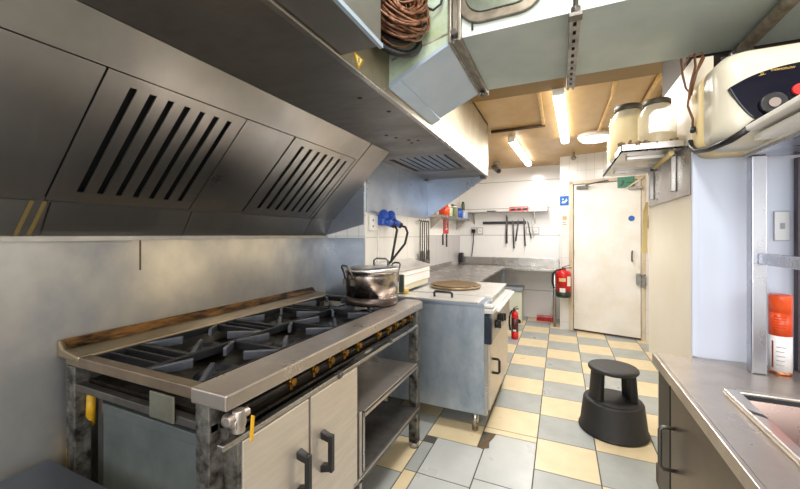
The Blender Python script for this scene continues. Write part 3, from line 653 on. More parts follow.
for x in (-.07,): b = MB(); b.cyl((x,5.60,0),(x,5.60,.79), .02, seg=14); obj('leg', b, steel, bc)
b = MB(); b.cyl((-1.5,5.60,0),(-1.5,5.60,.79), .02, seg=14); obj('leg', b, steel, bc)
b = MB(); b.box(-1.57,5.95,.85,-1.51,6.06,1.02); tag(obj('black_bottle', b, blackp, bevel=.012), 'small black container in far left corner of back counter', 'container')
# back shelf
bs = thing('wall_shelf', 'thin steel wall shelf on the back wall above knives', 'shelf', (-.85,6.0,1.69))
b = MB(); b.box(-1.55,5.90,1.685,-.17,6.098,1.70); obj('board', b, steel, bs, .002)
for x in (-1.33,-.36):
    b = MB(); b.prism([(x-.01,6.098,1.685),(x-.01,5.95,1.685),(x-.01,6.098,1.50)], (.012,0,0)); obj('bracket', b, steel, bs)
ls = thing('wall_shelf', 'steel wall shelf on left wall crowded with tubs and bottles', 'shelf', (-1.48,5.1,1.57))
b = MB(); b.box(-1.592,4.45,1.555,-1.39,5.96,1.585); obj('board', b, steel, ls, .002)
for y in (4.55,5.85): b = MB(); b.prism([(-1.592,y,1.555),(-1.42,y,1.555),(-1.592,y,1.40)], (0,.012,0)); obj('bracket', b, steel, ls)
b = MB(); b.box(-1.592,4.50,1.318,-1.585,6.095,1.328); obj('trim', b, white_p, ls)
def tub(x,y,z,r,h,m,ml,nm,lab,grp='tubs and bottles on the left shelf',cat='container'):
    t = thing(nm, lab, cat, (x,y,z), grp)
    b = MB(); b.lathe([(r*.9,0),(r,.01),(r,h*.85),(r*.7,h)], (x,y,z), 20); obj('body', b, m, t)
    b = MB(); b.lathe([(r*.72,h),(r*.72,h+.02),(r*.5,h+.022)], (x,y,z), 20); obj('cap', b, ml, t)
tub(-1.46,4.75,1.585,.075,.135,orange,redp,'orange_tub','orange tub on left shelf, nearest the hood')
tub(-1.49,5.02,1.585,.07,.14,mat('pale_green','#b9c9a8',0,.4),white_p,'pale_tub','pale green tub on left shelf between orange and blue ones')
tub(-1.46,5.25,1.585,.06,.15,mat('dull_olive','#7c7f5a',0,.5),white_p,'olive_tub','dull olive tub behind the blue one on left shelf')
tub(-1.45,5.45,1.585,.07,.13,bluep,bluep,'blue_tub','bright blue tub on left shelf')
t = thing('storage_box', 'pale blue plastic box on end of left shelf', 'box', (-1.46,5.72,1.585), 'tubs and bottles on the left shelf')
b = MB(); b.box(-1.54,5.60,1.585,-1.39,5.85,1.695); obj('body', b, mat('pale_blue','#b9cbe0',0,.4), t, .01)
b = MB(); b.box(-1.55,5.59,1.695,-1.38,5.86,1.71); obj('lid', b, white_p, t, .004)
tub(-1.50,5.96,1.70,.03,.16,mat('bottle_green','#51604a',0,.3),ink,'sauce_bottle','slim dark green bottle at left end of back shelf','items on the back shelf','bottle')
b = MB(); b.box(-1.592,5.55,1.78,-1.56,5.80,1.81); tag(obj('wall_clip', b, ink), 'small dark bar on left wall above the blue tubs', 'clip')
b = MB(); b.box(-1.592,5.13,1.34,-1.575,5.36,1.57); rb = tag(obj('red_notice', b, red, bevel=.003), 'red vertical notice hanging under the left shelf', 'sign')
b = MB()
for i, z in enumerate((1.53,1.50,1.42,1.40)): b.box(-1.5748,5.20,z,-1.5738,5.31-.03*(i%2),z+.010)
b.cyl((-1.575,5.24,1.46),(-1.5738,5.24,1.46),.018,seg=12); obj('notice_print', b, paper_w, rb)
for k, (y, lab) in enumerate(((5.08,'shorter black tool hanging below the red notice, left'),(5.27,'longer black tool hanging below the red notice, right'))):
    b = MB(); b.cyl((-1.58,y,1.32),(-1.58,y,1.17-.03*k), .012, seg=8); b.box(-1.588,y-.008,1.30,-1.572,y+.008,1.335); tag(obj('hanging_tool', b, ink), lab, 'tool', 'tools under the red notice')
# back shelf items
def bxitem(nm, x0, x1, y0, y1, z0, z1, m, lab, cat):
    b = MB(); b.box(x0,y0,z0,x1,y1,z1); return tag(obj(nm, b, m, bevel=.006), lab, cat, 'items on the back shelf')
bxitem('dark_case', -1.10,-.96, 5.95,6.05, 1.70,1.72, ink, 'flat dark case on back shelf left of the knives', 'case')
pk = bxitem('red_packet', -.74,-.46, 5.93,6.06, 1.70,1.77, redp, 'red and white packet on back shelf above the knives', 'packet')
for k in range(3): b = MB(); b.box(-.71+k*.09,5.928,1.712,-.65+k*.09,5.931,1.758); obj('packet_print', b, ink, pk)
b = MB(); b.box(-.735,5.927,1.745,-.465,5.930,1.752); obj('packet_stripe', b, paper_w, pk)
tub(-.40,5.98,1.70,.035,.09,white_p,white_p,'white_cup','plain white cup on back shelf right of the red packet','items on the back shelf','cup')
tub(-.18-.03,5.98,1.70,.04,.13,white_p,white_p,'white_tub','white tub at right end of the back shelf','items on the back shelf','container')
b = MB(); b.box(-.29,5.96,1.70,-.25,6.0,1.74); tag(obj('small_jar', b, paper_w, bevel=.008), 'tiny pale jar beside the white tub on back shelf', 'jar', 'items on the back shelf')
b = MB(); b.cyl((-.205,6.098,1.90),(-.205,6.085,1.90), .03, seg=16); b.cyl((-.14,6.098,1.905),(-.14,6.09,1.905), .018, seg=12)
b = MB(); b.cyl((-.22,5.938,1.79),(-.22,5.936,1.79), .014, seg=12)
# magnetic knife rack + knives
kr = MB(); kr.box(-1.19,6.07,1.50,-.50,6.098,1.545); tag(obj('knife_rack', kr, ink, bevel=.003), 'dark magnetic knife strip on the back wall', 'knife rack')
klabs = ['large cleaver-like knife hanging leftmost on the strip','long slim knife second from left on the strip','short knife in the middle of the strip','long dark handled knife second from right on the strip','slanted thin knife hanging rightmost on the strip']
for k, (x, z0, z1, w_, an) in enumerate(((-.80,1.18,1.66,.032,0),(-.70,1.10,1.57,.022,-.04),(-.62,1.22,1.58,.024,.12),(-.53,1.14,1.60,.024,-.05),(-.47,1.26,1.56,.018,-.2))):
    M = Matrix.Translation((x,0,1.52)) @ Matrix.Rotation(an,4,'Y') @ Matrix.Translation((-x,0,-1.52))
    t = thing('knife', klabs[k], 'knife', (x,6.06,z0), 'knives on the strip')
    zm = z0+(z1-z0)*.45
    b = MB(); b.box(x-w_/2,6.05,z0,x+w_/2,6.068,zm); b.xf(M); obj('handle', b, ink, t, .004)
    b = MB(); b.prism([(x-w_*.6,6.062,zm),(x+w_*.6,6.062,zm),(x+w_*.6,6.062,z1-.05),(x-w_*.3,6.062,z1)], (0,.006,0)); b.xf(M); obj('blade', b, steel_d, t)
b = MB(); b.tube([(-.47,6.06,1.74),(-.42,6.05,1.70),(-.40,6.06,1.5),(-.38,6.06,1.3)], .012, 6); tag(obj('white_tube', b, white_p), 'white tube hanging over back shelf beside the knives', 'tube')
def socket2(x, lab, plug):
    t = thing('wall_socket', lab, 'socket', (x,6.09,1.35), 'sockets on the back wall')
    b = MB(); b.box(x-.10,6.085,1.33,x+.10,6.099,1.45); obj('faceplate', b, mat('socket_steel','#b9b6b2',.4,.35) if 'socket_steel' not in bpy.data.materials else bpy.data.materials['socket_steel'], t, .003)
    for sx in (-1,1):
        b = MB(); b.box(x+sx*.05-.035,6.081,1.345,x+sx*.05+.035,6.086,1.435); o = obj('outlet', b, white_p, t)
        b = MB()
        for dx, dz in ((-.012,1.375),(.012,1.375),(0,1.40)): b.box(x+sx*.05+dx-.004,6.0805,dz,x+sx*.05+dx+.004,6.082,dz+.012)
        obj('pin_hole', b, ink, o)
    if plug:
        b = MB(); b.box(x-.085,6.04,1.355,x-.02,6.081,1.42); obj('plug', b, blackp, t, .008)
        b = MB(); b.tube([(x-.05,6.05,1.36),(x-.055,6.05,1.2),(x-.08,6.06,1.0),(x-.085,6.06,.955)], .008, 6); obj('cable', b, ink, t)
socket2(-1.29, 'double wall socket with black plug and cable, left below the back shelf', True)
socket2(-.40, 'double wall socket right of the hanging knives', False)
# bin, extinguishers, red box
bn = thing('waste_bin', 'cream waste bin with grey lid under the back counter', 'bin', (-.68,5.72,0))
b = MB(); b.prism([(-.84,5.60,0.0),(-.52,5.60,0),(-.52,5.88,0),(-.84,5.88,0)], (0,0,.47)); obj('body', b, bin_m, bn, .015)
b = MB(); b.box(-.86,5.585,.47,-.50,5.90,.53); obj('lid', b, bin_g, bn, .012)
for x in (-.80,-.56): b = MB(); b.cyl((x,5.59,.03),(x,5.60,.03), .03, seg=14); obj('wheel', b, blackp, bn)
b = MB(); b.box(-.33,5.88,0,-.10,6.0,.07); rbx = tag(obj('red_box', b, red, bevel=.006), 'small red box on the floor under the back counter', 'box')
b = MB()
for x in (-.31,-.25,-.17): b.box(x,5.878,.018,x+.04,5.881,.052)
obj('box_print', b, mat('dark_red','#7c1010',0,.4), rbx)
def extinguisher(x, y, z, r, h, lab, cat='fire extinguisher', kind=0):
    t = thing('fire_extinguisher', lab, cat, (x,y,z))
    if kind == 0:
        b = MB(); b.lathe([(r*.9,.0),(r,.01),(r,h*.20)], (x,y,z), 28); obj('base_band', b, mat('dark_base','#1d2a22',0,.4), t)
        b = MB(); b.lathe([(r,h*.20),(r,h*.80),(r*.88,h*.87),(r*.4,h*.92),(r*.3,h*.93)], (x,y,z), 28); obj('cylinder', b, red, t)
    else:
        b = MB(); b.lathe([(r*.9,0),(r,.01),(r,h*.25)], (x,y,z), 24); obj('base_band', b, red, t)
        b = MB(); b.lathe([(r,h*.25),(r,h*.68)], (x,y,z), 24); obj('label_band', b, mat('dark_label','#2a1a1c',0,.4,'#5c1a1c',30), t)
        b = MB(); b.lathe([(r,h*.68),(r,h*.80),(r*.85,h*.87),(r*.4,h*.92)], (x,y,z), 24); obj('cylinder', b, red, t)
    b = MB(); b.cyl((x,y,z+h*.92),(x,y,z+h*.97), r*.3, seg=12); obj('valve', b, brass, t)
    b = MB(); b.prism([(x-.02,y-.012,z+h*.97),(x+r*1.1,y-.012,z+h*1.0),(x+r*1.1,y-.012,z+h*1.02),(x-.02,y-.012,z+h*1.0)], (0,.024,0)); b.prism([(x-.02,y-.010,z+h*1.0),(x+r*.8,y-.010,z+h*1.09),(x+r*.8,y-.010,z+h*1.11),(x-.02,y-.010,z+h*1.02)], (0,.02,0)); obj('lever', b, blackp, t)
    b = MB(); b.tube([(x-.01,y,z+h*.95),(x-r*.9,y-.01,z+h*.92),(x-r*1.45,y-.01,z+h*.78),(x-r*1.5,y-.01,z+h*.5),(x-r*1.25,y-.015,z+h*.28)], .012, 8); obj('hose', b, blackp, t)
    return t
ex = extinguisher(.045,5.39,.47,.095,.40,'red fire extinguisher hung on wall beside the door')
# curved label pieces on its front (towards the camera)
def curved(cx, cy, r, a0, a1, z0, z1, n=10):
    b = MB(); P = [(cx+r*math.cos(a0+(a1-a0)*k/n), cy+r*math.sin(a0+(a1-a0)*k/n)) for k in range(n+1)]
    for p, q in zip(P, P[1:]): b.poly([(p[0],p[1],z0),(q[0],q[1],z0),(q[0],q[1],z1),(p[0],p[1],z1)])
    return b
obj('label_band', curved(.045,5.39,.0965,-2.2,-1.3,.69,.735), cardb, ex, label='cream label strip')
obj('label_panel', curved(.045,5.39,.0965,-2.1,-1.35,.545,.60), paper_w, ex)
obj('side_label', curved(.045,5.39,.0965,-1.1,-.5,.63,.76), paper_w, ex)
b = MB(); b.box(.0,5.485,.60,.09,5.50,.72); obj('wall_bracket', b, steel_d, ex)
e2 = extinguisher(-.525,4.75,0,.044,.38,'small dark-labelled fire extinguisher standing on floor past the oven', kind=1)
obj('label_panel', curved(-.525,4.75,.0452,-2.0,-1.1,.10,.125), paper_w, e2)
# signs on the door wall
s1 = MB(); s1.box(.0,-.006,1.735,.128,0,1.865); s1.xf(DWM); sg = tag(obj('blue_sign', s1, blue_s, bevel=.002), 'square blue hand washing sign on tiled wall left of the door', 'sign')
b = MB(); b.prism([(.025,-.0065,1.765),(.07,-.0065,1.765),(.10,-.0065,1.80),(.085,-.0065,1.835),(.07,-.0065,1.80),(.03,-.0065,1.79)], (0,-.001,0)); b.cyl((.04,-.0065,1.82),(.04,-.0075,1.82), .012, seg=10); b.xf(DWM); obj('sign_symbol', b, mat('sign_white','#cfe0f4',0,.4), sg)
b = MB(); b.cyl((.064,-.01,1.885),(.064,0,1.885), .008, seg=8); b.xf(DWM); obj('hook', b, ink, sg)
s1 = MB(); s1.box(.03,-.004,1.44,.10,0,1.60); s1.xf(DWM); sg = tag(obj('small_notice', s1, paper_w), 'small orange and white notice below the blue sign', 'sign')
b = MB(); b.box(.035,-.005,1.53,.09,-.004,1.585); b.box(.035,-.005,1.46,.085,-.004,1.475); b.box(.035,-.005,1.49,.075,-.004,1.505); b.xf(DWM); obj('notice_print', b, mat('faded_orange','#d9a06c',0,.5), sg)
s1 = MB(); s1.box(.70,-.03,1.925,.88,-.014,2.06); s1.xf(DWM); sg = tag(obj('exit_sign', s1, green_s, bevel=.003), 'green emergency exit sign above the door, half hidden by the jar shelf', 'sign')
b = MB(); b.prism([(.72,-.031,1.95),(.755,-.031,1.985),(.74,-.031,2.0),(.765,-.031,2.02),(.78,-.031,2.0),(.77,-.031,1.965),(.75,-.031,1.945)], (0,-.001,0)); b.prism([(.80,-.031,1.975),(.86,-.031,1.975),(.86,-.031,1.99),(.80,-.031,1.99)], (0,-.001,0)); b.xf(DWM); obj('sign_symbol', b, mat('sign_dark','#0f3d2c',0,.4), sg)
t = thing('door_arm', 'beige overhead door closer arm at the top right of the door', 'door closer', (.85,5.2,1.9))
b = MB(); b.prism([(.80,-.05,1.90),(.98,-.05,2.03),(.98,-.05,2.05),(.80,-.05,1.92)], (0,.012,0)); b.xf(DWM); obj('arm', b, beige, t)
b = MB(); b.box(.82,-.06,1.895,.97,-.01,1.93); b.xf(DWM); obj('body', b, rusty, t, .003)
t = thing('steel_dispenser', 'small angular steel holder on wall right of the door', 'dispenser', (.97,5.05,1.4))
b = MB(); b.prism([(.93,5.00,1.42),(1.0,5.00,1.37),(1.0,5.00,1.60),(.98,5.00,1.60)], (0,.12,0)); obj('holder', b, steel, t, .003)
b = MB(); b.prism([(.925,4.995,1.43),(.94,4.995,1.40),(.94,4.995,1.50),(.93,4.995,1.50)], (0,.13,0)); obj('edge', b, ink, t)

# ------------------------------------------------------------------ jar shelf on the wing wall
js = thing('jar_shelf', 'steel bracket shelf on the cream wall holding big jars', 'shelf', (.33,2.0,1.65))
b = MB(); b.box(.225,1.69,1.655,.432,2.36,1.661); b.box(.225,1.69,1.655,.432,1.694,1.685); b.box(.225,1.69,1.655,.229,2.36,1.685); obj('board', b, steel, js)
for y in (1.79,2.17):
    b = MB(); b.box(.415,y,1.50,.432,y+.03,1.655); b.box(.26,y,1.64,.432,y+.03,1.655); obj('bracket', b, steel, js, .002)
b = MB(); b.cyl((.40,1.714,1.642),(.386,1.92,1.622), .010, seg=8); tag(obj('wooden_stick', b, cardb), 'pale wooden stick poking out under the jar shelf', 'stick')
jm = [('larger cream jar on left of the wall shelf, nearest the ceiling lamp', .285,1.93,.075,.235), ('shorter jar with brown contents on right of the wall shelf', .362,1.765,.066,.195), ('far jar on the wall shelf, mostly hidden beyond the left edge', .310,2.22,.078,.21)]
for k, (lab, x, y, r, h) in enumerate(jm):
    t = thing('storage_jar', lab, 'jar', (x,y,1.661), 'jars on the wall shelf')
    b = MB(); b.lathe([(r*.96,.001),(r,.01),(r,h*.72),(r*.93,h*.84),(r*.70,h*.93),(r*.68,h)], (x,y,1.661), 32); obj('jar_body', b, glass_j, t)
    b = MB(); b.lathe([(r*.72,h*.955),(r*.74,h*.965),(r*.74,h*1.05),(r*.68,h*1.07)], (x,y,1.661), 28); obj('jar_lid', b, lidm, t)
    b = MB(); b.lathe([(r*.9,.012),(r*.93,.02),(r*.93,h*(.35 if k == 1 else .78)),(r*.6,h*(.38 if k == 1 else .8))], (x,y,1.661), 28); obj('contents', b, food if k == 1 else food_l, t)
random.seed(11)
b = MB()
for k in range(70):
    x = .24+random.random()*.17; y = 1.70+random.random()*.05; zz = 1.663
    a = random.random()*6.28; L = .015+random.random()*.025
    b.tube([(x,y,zz),(x+L*math.cos(a),y+L*.5*math.sin(a),zz+.018+random.random()*.024)], .0055, 5)
o = obj('dry_scraps', b, mat('scrap_brown','#4c3c28',0,.7,'#8d6c42',60)); o['kind'] = 'stuff'; tag(o, 'loose brown scraps along the front edge of jar shelf', 'scraps')
b = MB(); b.prism([(.435,2.335,1.22),(.41,2.335,1.22),(.415,2.335,1.45),(.43,2.335,1.50),(.44,2.335,1.50)], (0,.004,0)); b.box(.408,2.33,1.22,.436,2.345,1.25,0)
tag(obj('paper_strip', b, cardb), 'yellowed paper strip hanging at the left edge of cream wall', 'paper')

# ------------------------------------------------------------------ water heater
wh = thing('water_heater', 'white wall mounted water heater with black control fascia', 'water heater', (.72,1.5,1.58))
def rr2(x0,x1,z0,z1,r,n=8):
    o = []
    for q, (cx, cz) in enumerate(((x1-r,z1-r),(x0+r,z1-r),(x0+r,z0+r),(x1-r,z0+r))):
        for k in range(n+1):
            a = PI/2*(q+k/n); o.append((cx+r*math.cos(a), cz+r*math.sin(a)))
    return o
def loft(mb, secs):
    rings = [[mb.bm.verts.new((x,y,z)) for x, z in rr2(*a)] for y, a in secs]
    for A, B in zip(rings, rings[1:]):
        for i in range(len(A)):
            f = mb.bm.faces.new((A[i],A[(i+1)%len(A)],B[(i+1)%len(A)],B[i])); f.smooth = True
    mb.bm.faces.new(rings[0]); mb.bm.faces.new(rings[-1][::-1])
HX0, HX1, HZ0, HZ1 = .437, 1.05, 1.59, 1.875
b = MB(); loft(b, [(1.612,(HX0,HX1,HZ0,HZ1,.05)),(1.50,(HX0,HX1,HZ0,HZ1,.05))]); obj('rear_shell', b, heater_y, wh)
b = MB(); loft(b, [(1.50,(HX0,HX1,HZ0,HZ1,.05)),(1.42,(HX0+.002,HX1,HZ0,HZ1,.055)),(1.385,(HX0+.012,HX1-.01,HZ0+.01,HZ1-.01,.06)),(1.368,(HX0+.035,HX1-.03,HZ0+.03,HZ1-.03,.06)),(1.362,(HX0+.07,HX1-.06,HZ0+.06,HZ1-.06,.05))]); obj('front_shell', b, heater_m, wh)
# black lens-shaped fascia
xa, za = .452, 1.735; 
ctl = [(.455,1.754),(.49,1.774),(.53,1.789),(.588,1.800),(.66,1.803),(.76,1.798),(.86,1.775),(.93,1.735),(.90,1.68),(.80,1.635),(.68,1.618),(.60,1.618),(.55,1.632),(.507,1.662),(.478,1.705)]
pts = [Vector((x,0,z)) for x, z in ctl]; sm = []
for k in range(len(pts)):
    p0, p1_, p2_, p3 = pts[k-1], pts[k], pts[(k+1) % len(pts)], pts[(k+2) % len(pts)]
    if k == 0: p0 = pts[0]
    if k == len(pts)-1: p3 = pts[0]
    for t_ in (0,.25,.5,.75):
        sm.append(.5*((2*p1_)+(-p0+p2_)*t_+(2*p0-5*p1_+4*p2_-p3)*t_**2+(-p0+3*p1_-3*p2_+p3)*t_**3))
pts = [(p.x, p.z) for p in sm]
b = MB(); b.prism([(x,1.358,z) for x,z in pts], (0,.018,0)); fa = obj('control_fascia', b, black_g, wh, .003)
b = MB(); b.cyl((.55,1.358,1.693),(.55,1.345,1.693), .030, seg=28); kb = obj('control_knob', b, blackp, fa, .004)
b = MB(); b.cyl((.55,1.345,1.693),(.55,1.342,1.693), .013, seg=20); obj('knob_cap', b, mat('grey_cap','#9a8f88',.5,.3), kb)
b = MB(); b.cyl((.604,1.358,1.724),(.604,1.348,1.724), .015, seg=20); obj('indicator_lamp', b, redp, fa)
text('brand_lettering', 'THERMOFLOW', .0076, facing(.572,1.3572,1.788,1,0), gold, fa)
b = MB(); b.tube([(.528,1.3572,1.779),(.531,1.3572,1.783),(.529,1.3572,1.787)], .0008, 5); b.tube([(.524,1.3572,1.778),(.527,1.3572,1.782),(.525,1.3572,1.786)], .0008, 5); b.tube([(.520,1.3572,1.777),(.536,1.3572,1.780)], .0008, 5); obj('emblem', b, gold, fa)
b = MB(); b.tube([(.430,1.615,1.66),(.433,1.60,1.635),(.434,1.56,1.612),(.438,1.45,1.596),(.455,1.348,1.598),(.48,1.338,1.615),(.504,1.336,1.638),(.54,1.338,1.655),(.60,1.34,1.66)], .010, 8)
tag(obj('black_cable', b, blackp), 'thick black cable sagging beneath the water heater', 'cable')
b = MB(); b.tube([(.44,1.60,1.97),(.44,1.59,1.92),(.425,1.585,1.86),(.415,1.58,1.78),(.43,1.58,1.73),(.432,1.59,1.70)], .004, 6); b.tube([(.40,1.60,1.96),(.405,1.6,1.90),(.415,1.6,1.85),(.428,1.59,1.82),(.432,1.58,1.87),(.455,1.57,1.945)], .004, 6); b.tube([(.41,1.6,1.93),(.425,1.6,1.965),(.46,1.6,1.97),(.465,1.59,1.945),(.445,1.59,1.90),(.42,1.585,1.80)], .003, 6)
tag(obj('loose_wires', b, mat('brown_wire','#6b4526',0,.45)), 'loose brown wires dangling left of the water heater', 'wires')
b = MB(); b.cyl((.432,1.585,1.70),(.428,1.575,1.685), .008, seg=8); tag(obj('wire_connector', b, ink), 'small black connector at end of the loose brown wires', 'connector')

# ------------------------------------------------------------------ right counter
ct = thing('steel_counter', 'stainless steel worktop cabinet on right with recessed pans', 'counter', (.7,.5,0))
CX = .315; CY1 = 1.608
b = MB()
# top with a cut-out for the pans
px0, px1, py0, py1 = .435, .86, .20, 1.272
b.box(CX+.012,-.8,.868,px0,CY1,.88); b.box(px1,-.8,.868,1.95,CY1,.88); b.box(px0,py1,.868,px1,CY1,.88); b.box(px0,-.8,.868,px1,py0,.88)
obj('worktop', b, steel_c, ct)
b = MB(); b.box(CX,-.8,.845,CX+.012,CY1,.88); obj('front_lip', b, steel_c, ct, .002)
b = MB(); b.box(CX+.04,-.8,.08,1.9,CY1-.02,.60); b.box(CX+.04,-.8,.60,.425,CY1-.02,.866); b.box(.88,-.8,.60,1.9,CY1-.02,.866); b.box(.425,1.285,.60,.88,CY1-.02,.866); obj('cabinet', b, mat('dark_cabinet','#4a4540',.7,.4,'#38342f',6), ct)
b = MB(); b.box(CX+.018,-.2,.10,CX+.040,1.44,.835); cd_ = obj('cabinet_door', b, mat('brown_steel_door','#6a5f55',.9,.38,'#554b43',5), ct, .003)
b = MB(); b.box(CX+.016,1.445,.08,CX+.040,CY1-.02,.845); obj('cabinet_stile', b, mat('stile_dark','#2a2826',.5,.45), ct)
b = MB(); y = 1.40; b.tube([(CX+.018,y,.70),(CX-.012,y,.70),(CX-.02,y,.69),(CX-.02,y,.575),(CX-.012,y,.565),(CX+.018,y,.565)], .006, 8); obj('handle', b, steel_d, cd_)
b = MB()
for y in (1.55,-.7):
    b.cyl((CX+.09,y,0),(CX+.09,y,.08), .02, seg=12); b.cyl((1.6,y,0),(1.6,y,.08), .02, seg=12)
obj('foot', b, steel_d, ct)
def pan(y0, y1, lab):
    t = thing('gastronorm_pan', lab, 'pan', ((px0+px1)/2,(y0+y1)/2,.70), 'pans in the counter')
    b = MB(); r0 = .006
    b.box(px0-.022,y0-.004,.88,px0+r0,y1+.004,.894); b.box(px1-r0,y0-.004,.88,px1+.02,y1+.004,.894); b.box(px0+r0,y1-r0,.88,px1-r0,y1+.004,.894); b.box(px0+r0,y0-.004,.88,px1-r0,y0+r0,.894)
    obj('rim', b, mat('rim_steel','#dcd5cc',.9,.25) if 'rim_steel' not in bpy.data.materials else bpy.data.materials['rim_steel'], t, .005)  # brighter steel puts the rim's highlight into the colour
    b = MB(); a = .03
    top = [(px0+r0,y0+r0,.886),(px1-r0,y0+r0,.886),(px1-r0,y1-r0,.886),(px0+r0,y1-r0,.886)]
    bot = [(px0+r0+a,y0+r0+a,.77),(px1-r0-a,y0+r0+a,.77),(px1-r0-a,y1-r0-a,.77),(px0+r0+a,y1-r0-a,.77)]
    for i in range(4): b.poly([top[i],top[(i+1)%4],bot[(i+1)%4],bot[i]])
    b.poly(bot); obj('basin', b, pan_in, t)
    b = MB(); b.box(px0+r0,y1-r0-.003,.85,px1-r0,y1-r0,.886); obj('edging', b, ink, t, label='dark seal strip')  # thin dark strip along the far inner edge
    return t
p1 = pan(.925, py1, 'recessed steel pan in the right counter, the farther one')
pan(.50, .915, 'recessed steel pan in the right counter, the nearer one cut by the frame')
b = MB(); b.prism([(px0-.018,1.140,.8941),(px0+.004,1.122,.8941),(px0+.006,1.105,.8941),(px0-.016,1.122,.8941)], (0,0,.001)); obj('black_scuff', b, ink, p1)
b = MB(); b.prism([(px0+.010,1.100,.870),(px0+.016,1.085,.852),(px0+.016,1.060,.852),(px0+.010,1.075,.870)], (.002,0,.001)); obj('black_scuff', b, ink, p1)
# gantry
gn = thing('gantry_shelf', 'steel gantry shelf with posts standing on the right counter', 'gantry', (.8,1.2,.88))
b = MB(); b.box(.555,1.490,.88,.593,1.528,1.572); obj('post', b, shelf_u, gn, .004)
b = MB(); b.box(.555,.25,.88,.593,.288,1.572); obj('post', b, shelf_u, gn, .004)
b = MB(); b.box(.70,1.575,.88,.725,1.60,1.572); obj('rear_post', b, mat('dark_post','#4a4348',.6,.45), gn, .003)
b = MB(); b.box(.570,.288,1.228,.600,1.490,1.262); obj('mid_rail', b, shelf_u, gn, .003)
b = MB(); b.box(.550,.1,1.572,1.15,1.535,1.584); obj('top_shelf', b, shelf_u, gn, .002)
b = MB(); b.box(.550,.1,1.584,.58,1.53,1.594); obj('shelf_lip', b, paleboard, gn, .002)
for k, (z, lab) in enumerate(((1.590,'lower pale board lying on the gantry top shelf'),(1.616,'upper pale board lying on the gantry top shelf'))):
    b = MB(); b.box(.505-.022*k,.15,z,.95,1.345-.0*k,z+.016); tag(obj('pale_board', b, paleboard, bevel=.003), lab, 'board', 'boards on the gantry')
# spray can
sc = thing('spray_can', 'orange and white aerosol can standing on the right counter', 'spray can', (.648,1.532,.88))
cx, cy, r = .640, 1.532, .027
b = MB(); b.lathe([(r*.95,0),(r*1.02,.003),(r*1.02,.008),(r*.97,.010)], (cx,cy,.88), 32); obj('base_rim', b, mat('copper_rim','#c07a50',1,.3), sc)
b = MB(); b.lathe([(r,.010),(r,.122)], (cx,cy,.88), 32); obj('lower_wrap', b, paper_w, sc)
b = MB(); b.lathe([(r,.122),(r,.196)], (cx,cy,.88), 32); obj('upper_wrap', b, orange, sc)
b = MB(); b.lathe([(r*1.01,.196),(r*1.01,.246),(r*.98,.250),(r*.9,.251)], (cx,cy,.88), 32); obj('cap', b, mat('orange_cap','#f05a22',0,.35), sc)
pr = MB()
def cpt(a, z, rr): return (cx+rr*math.cos(a), cy+rr*math.sin(a), z)
def cp_patch(a0, a1, z0, z1):
    b = curved(cx,cy,r*1.006,a0,a1,z0,z1,8); me = bpy.data.meshes.new('q'); b.bm.to_mesh(me); b.bm.free(); pr.bm.from_mesh(me); bpy.data.meshes.remove(me)
for k in range(7): cp_patch(-2.5, -1.35-.2*random.random(), 1.01+k*.0085, 1.0125+k*.0085)
obj('print_lines', pr, mat('dark_orange_print','#a83c0e',0,.4), sc)
pr = MB()
for k in range(5): cp_patch(-2.3, -1.45-.25*random.random(), .91+k*.014, .9125+k*.014)
obj('small_print', pr, mat('grey_print','#8c90a0',0,.5), sc)
pr = MB(); cp_patch(-2.75,-2.55,.90,.985); obj('side_stripe', pr, mat('brown_stripe','#7c3420',0,.5), sc)
# wall socket right
t = thing('wall_socket', 'small grey switch plate on pale blue wall behind the gantry post', 'switch', (.70,1.61,1.33))
b = MB(); b.box(.655,1.602,1.30,.695,1.612,1.40); obj('faceplate', b, mat('grey_plate','#c0c2c4',.3,.4), t, .003)
b = MB(); b.box(.670,1.599,1.34,.680,1.603,1.36); obj('rocker', b, bin_g, t)

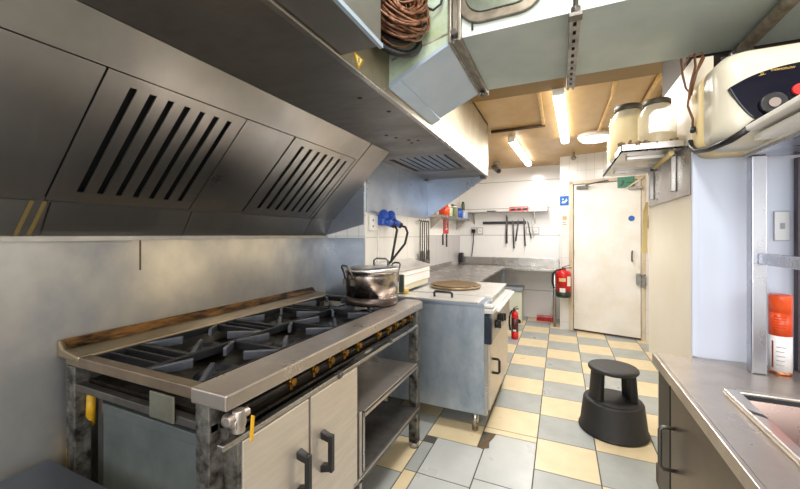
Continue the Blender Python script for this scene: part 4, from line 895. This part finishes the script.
# ------------------------------------------------------------------ kick stool
ks = thing('kick_stool', 'black round kick step stool standing on the checkered floor', 'step stool', (.315,2.78,0))
cx, cy = .328, 2.80
b = MB(); b.lathe([(.200,0),(.207,.01),(.207,.022),(.200,.03),(.180,.200),(.173,.210),(.155,.213)], (cx,cy,0), 56); obj('base_drum', b, rubber, ks)
b = MB(); b.lathe([(.209,.004),(.211,.012),(.206,.02)], (cx,cy,0), 56); obj('bumper_ring', b, blackp, ks)
b = MB(); b.lathe([(.155,.211),(.153,.216),(.01,.216)], (cx,cy,0), 48); lw = obj('lower_tread', b, rubber, ks)
rot = Matrix.Translation((cx,cy,0)) @ Matrix.Rotation(.30,4,'Z') @ Matrix.Translation((-cx,-cy,0))
for sg in (-1, 1):
    b = MB(); an = [(-36+k*72/8)*PI/180 for k in range(9)]
    inn = [(cx+sg*.098*math.cos(a), cy+.098*math.sin(a)) for a in an]; out = [(cx+sg*.146*math.cos(a), cy+.146*math.sin(a)) for a in an]
    lo = [(x,y,.212) for x,y in out+inn[::-1]]; tp = [(cx+(x-cx)*.90, cy+(y-cy)*.90, .405) for x,y in out+inn[::-1]]
    v0 = [b.bm.verts.new(p) for p in lo]; v1 = [b.bm.verts.new(p) for p in tp]; n = len(v0)
    b.bm.faces.new(v0); b.bm.faces.new(v1[::-1])
    for i in range(n): b.bm.faces.new((v0[i],v0[(i+1)%n],v1[(i+1)%n],v1[i]))
    b.xf(rot); obj('column', b, rubber, ks, .006)
b = MB(); b.lathe([(.132,.400),(.146,.404),(.151,.412),(.151,.422),(.144,.43),(.125,.432),(.01,.432)], (cx,cy,0), 56); obj('top_tread', b, rubber, ks)

# ------------------------------------------------------------------ light
def area(name, loc, rot, size, sy, power, col=(1,1,1)):
    d = bpy.data.lights.new(name, 'AREA'); d.shape = 'RECTANGLE'; d.size = size; d.size_y = sy; d.energy = power; d.color = col
    o = bpy.data.objects.new(name, d); C.objects.link(o); o.location = loc; o.rotation_euler = rot; return o
area('fill_near', (-.05,.25,2.74), (0,0,0), .25, 1.4, 36, (1,.97,.93))  # added fill above the aisle, not a lamp of the room
area('ceiling_lamp_right', (1.45,.3,2.72), (0,math.radians(12),0), .25, 1.2, 16, (.93,.96,1))
area('fill_rear', (.3,-1.65,1.5), (math.radians(90),0,0), 2.4, 1.8, 80, (.93,.96,1))  # unseen fill light from behind the camera, no window built
area('fill_right', (1.95,.2,1.7), (0,math.radians(90),0), 1.2, 1.6, 20, (.95,.97,1))  # extra soft light added from the right, no window there
area('fill_behind_duct', (-.35,2.25,2.34), (0,math.radians(-10),0), .5, .25, 26, (1,.98,.95))  # added light hidden by the duct, brightens the cream wall
area('ceiling_lamp_back', (-.35,5.0,2.33), (0,0,0), .12, 1.3, 24, (1,.985,.97))
area('ceiling_lamp_mid', (.03,3.65,2.33), (0,0,0), .12, 1.4, 30, (1,.985,.97))
wd = bpy.data.worlds.new('world'); S.world = wd; wd.use_nodes = True
wd.node_tree.nodes['Background'].inputs[0].default_value = (.8,.85,.9,1); wd.node_tree.nodes['Background'].inputs[1].default_value = .3
S.view_settings.view_transform = 'Standard'; S.view_settings.look = 'None'; S.view_settings.gamma = 1; S.view_settings.exposure = -.1
try: S.view_settings.use_curve_mapping = False
except Exception: pass
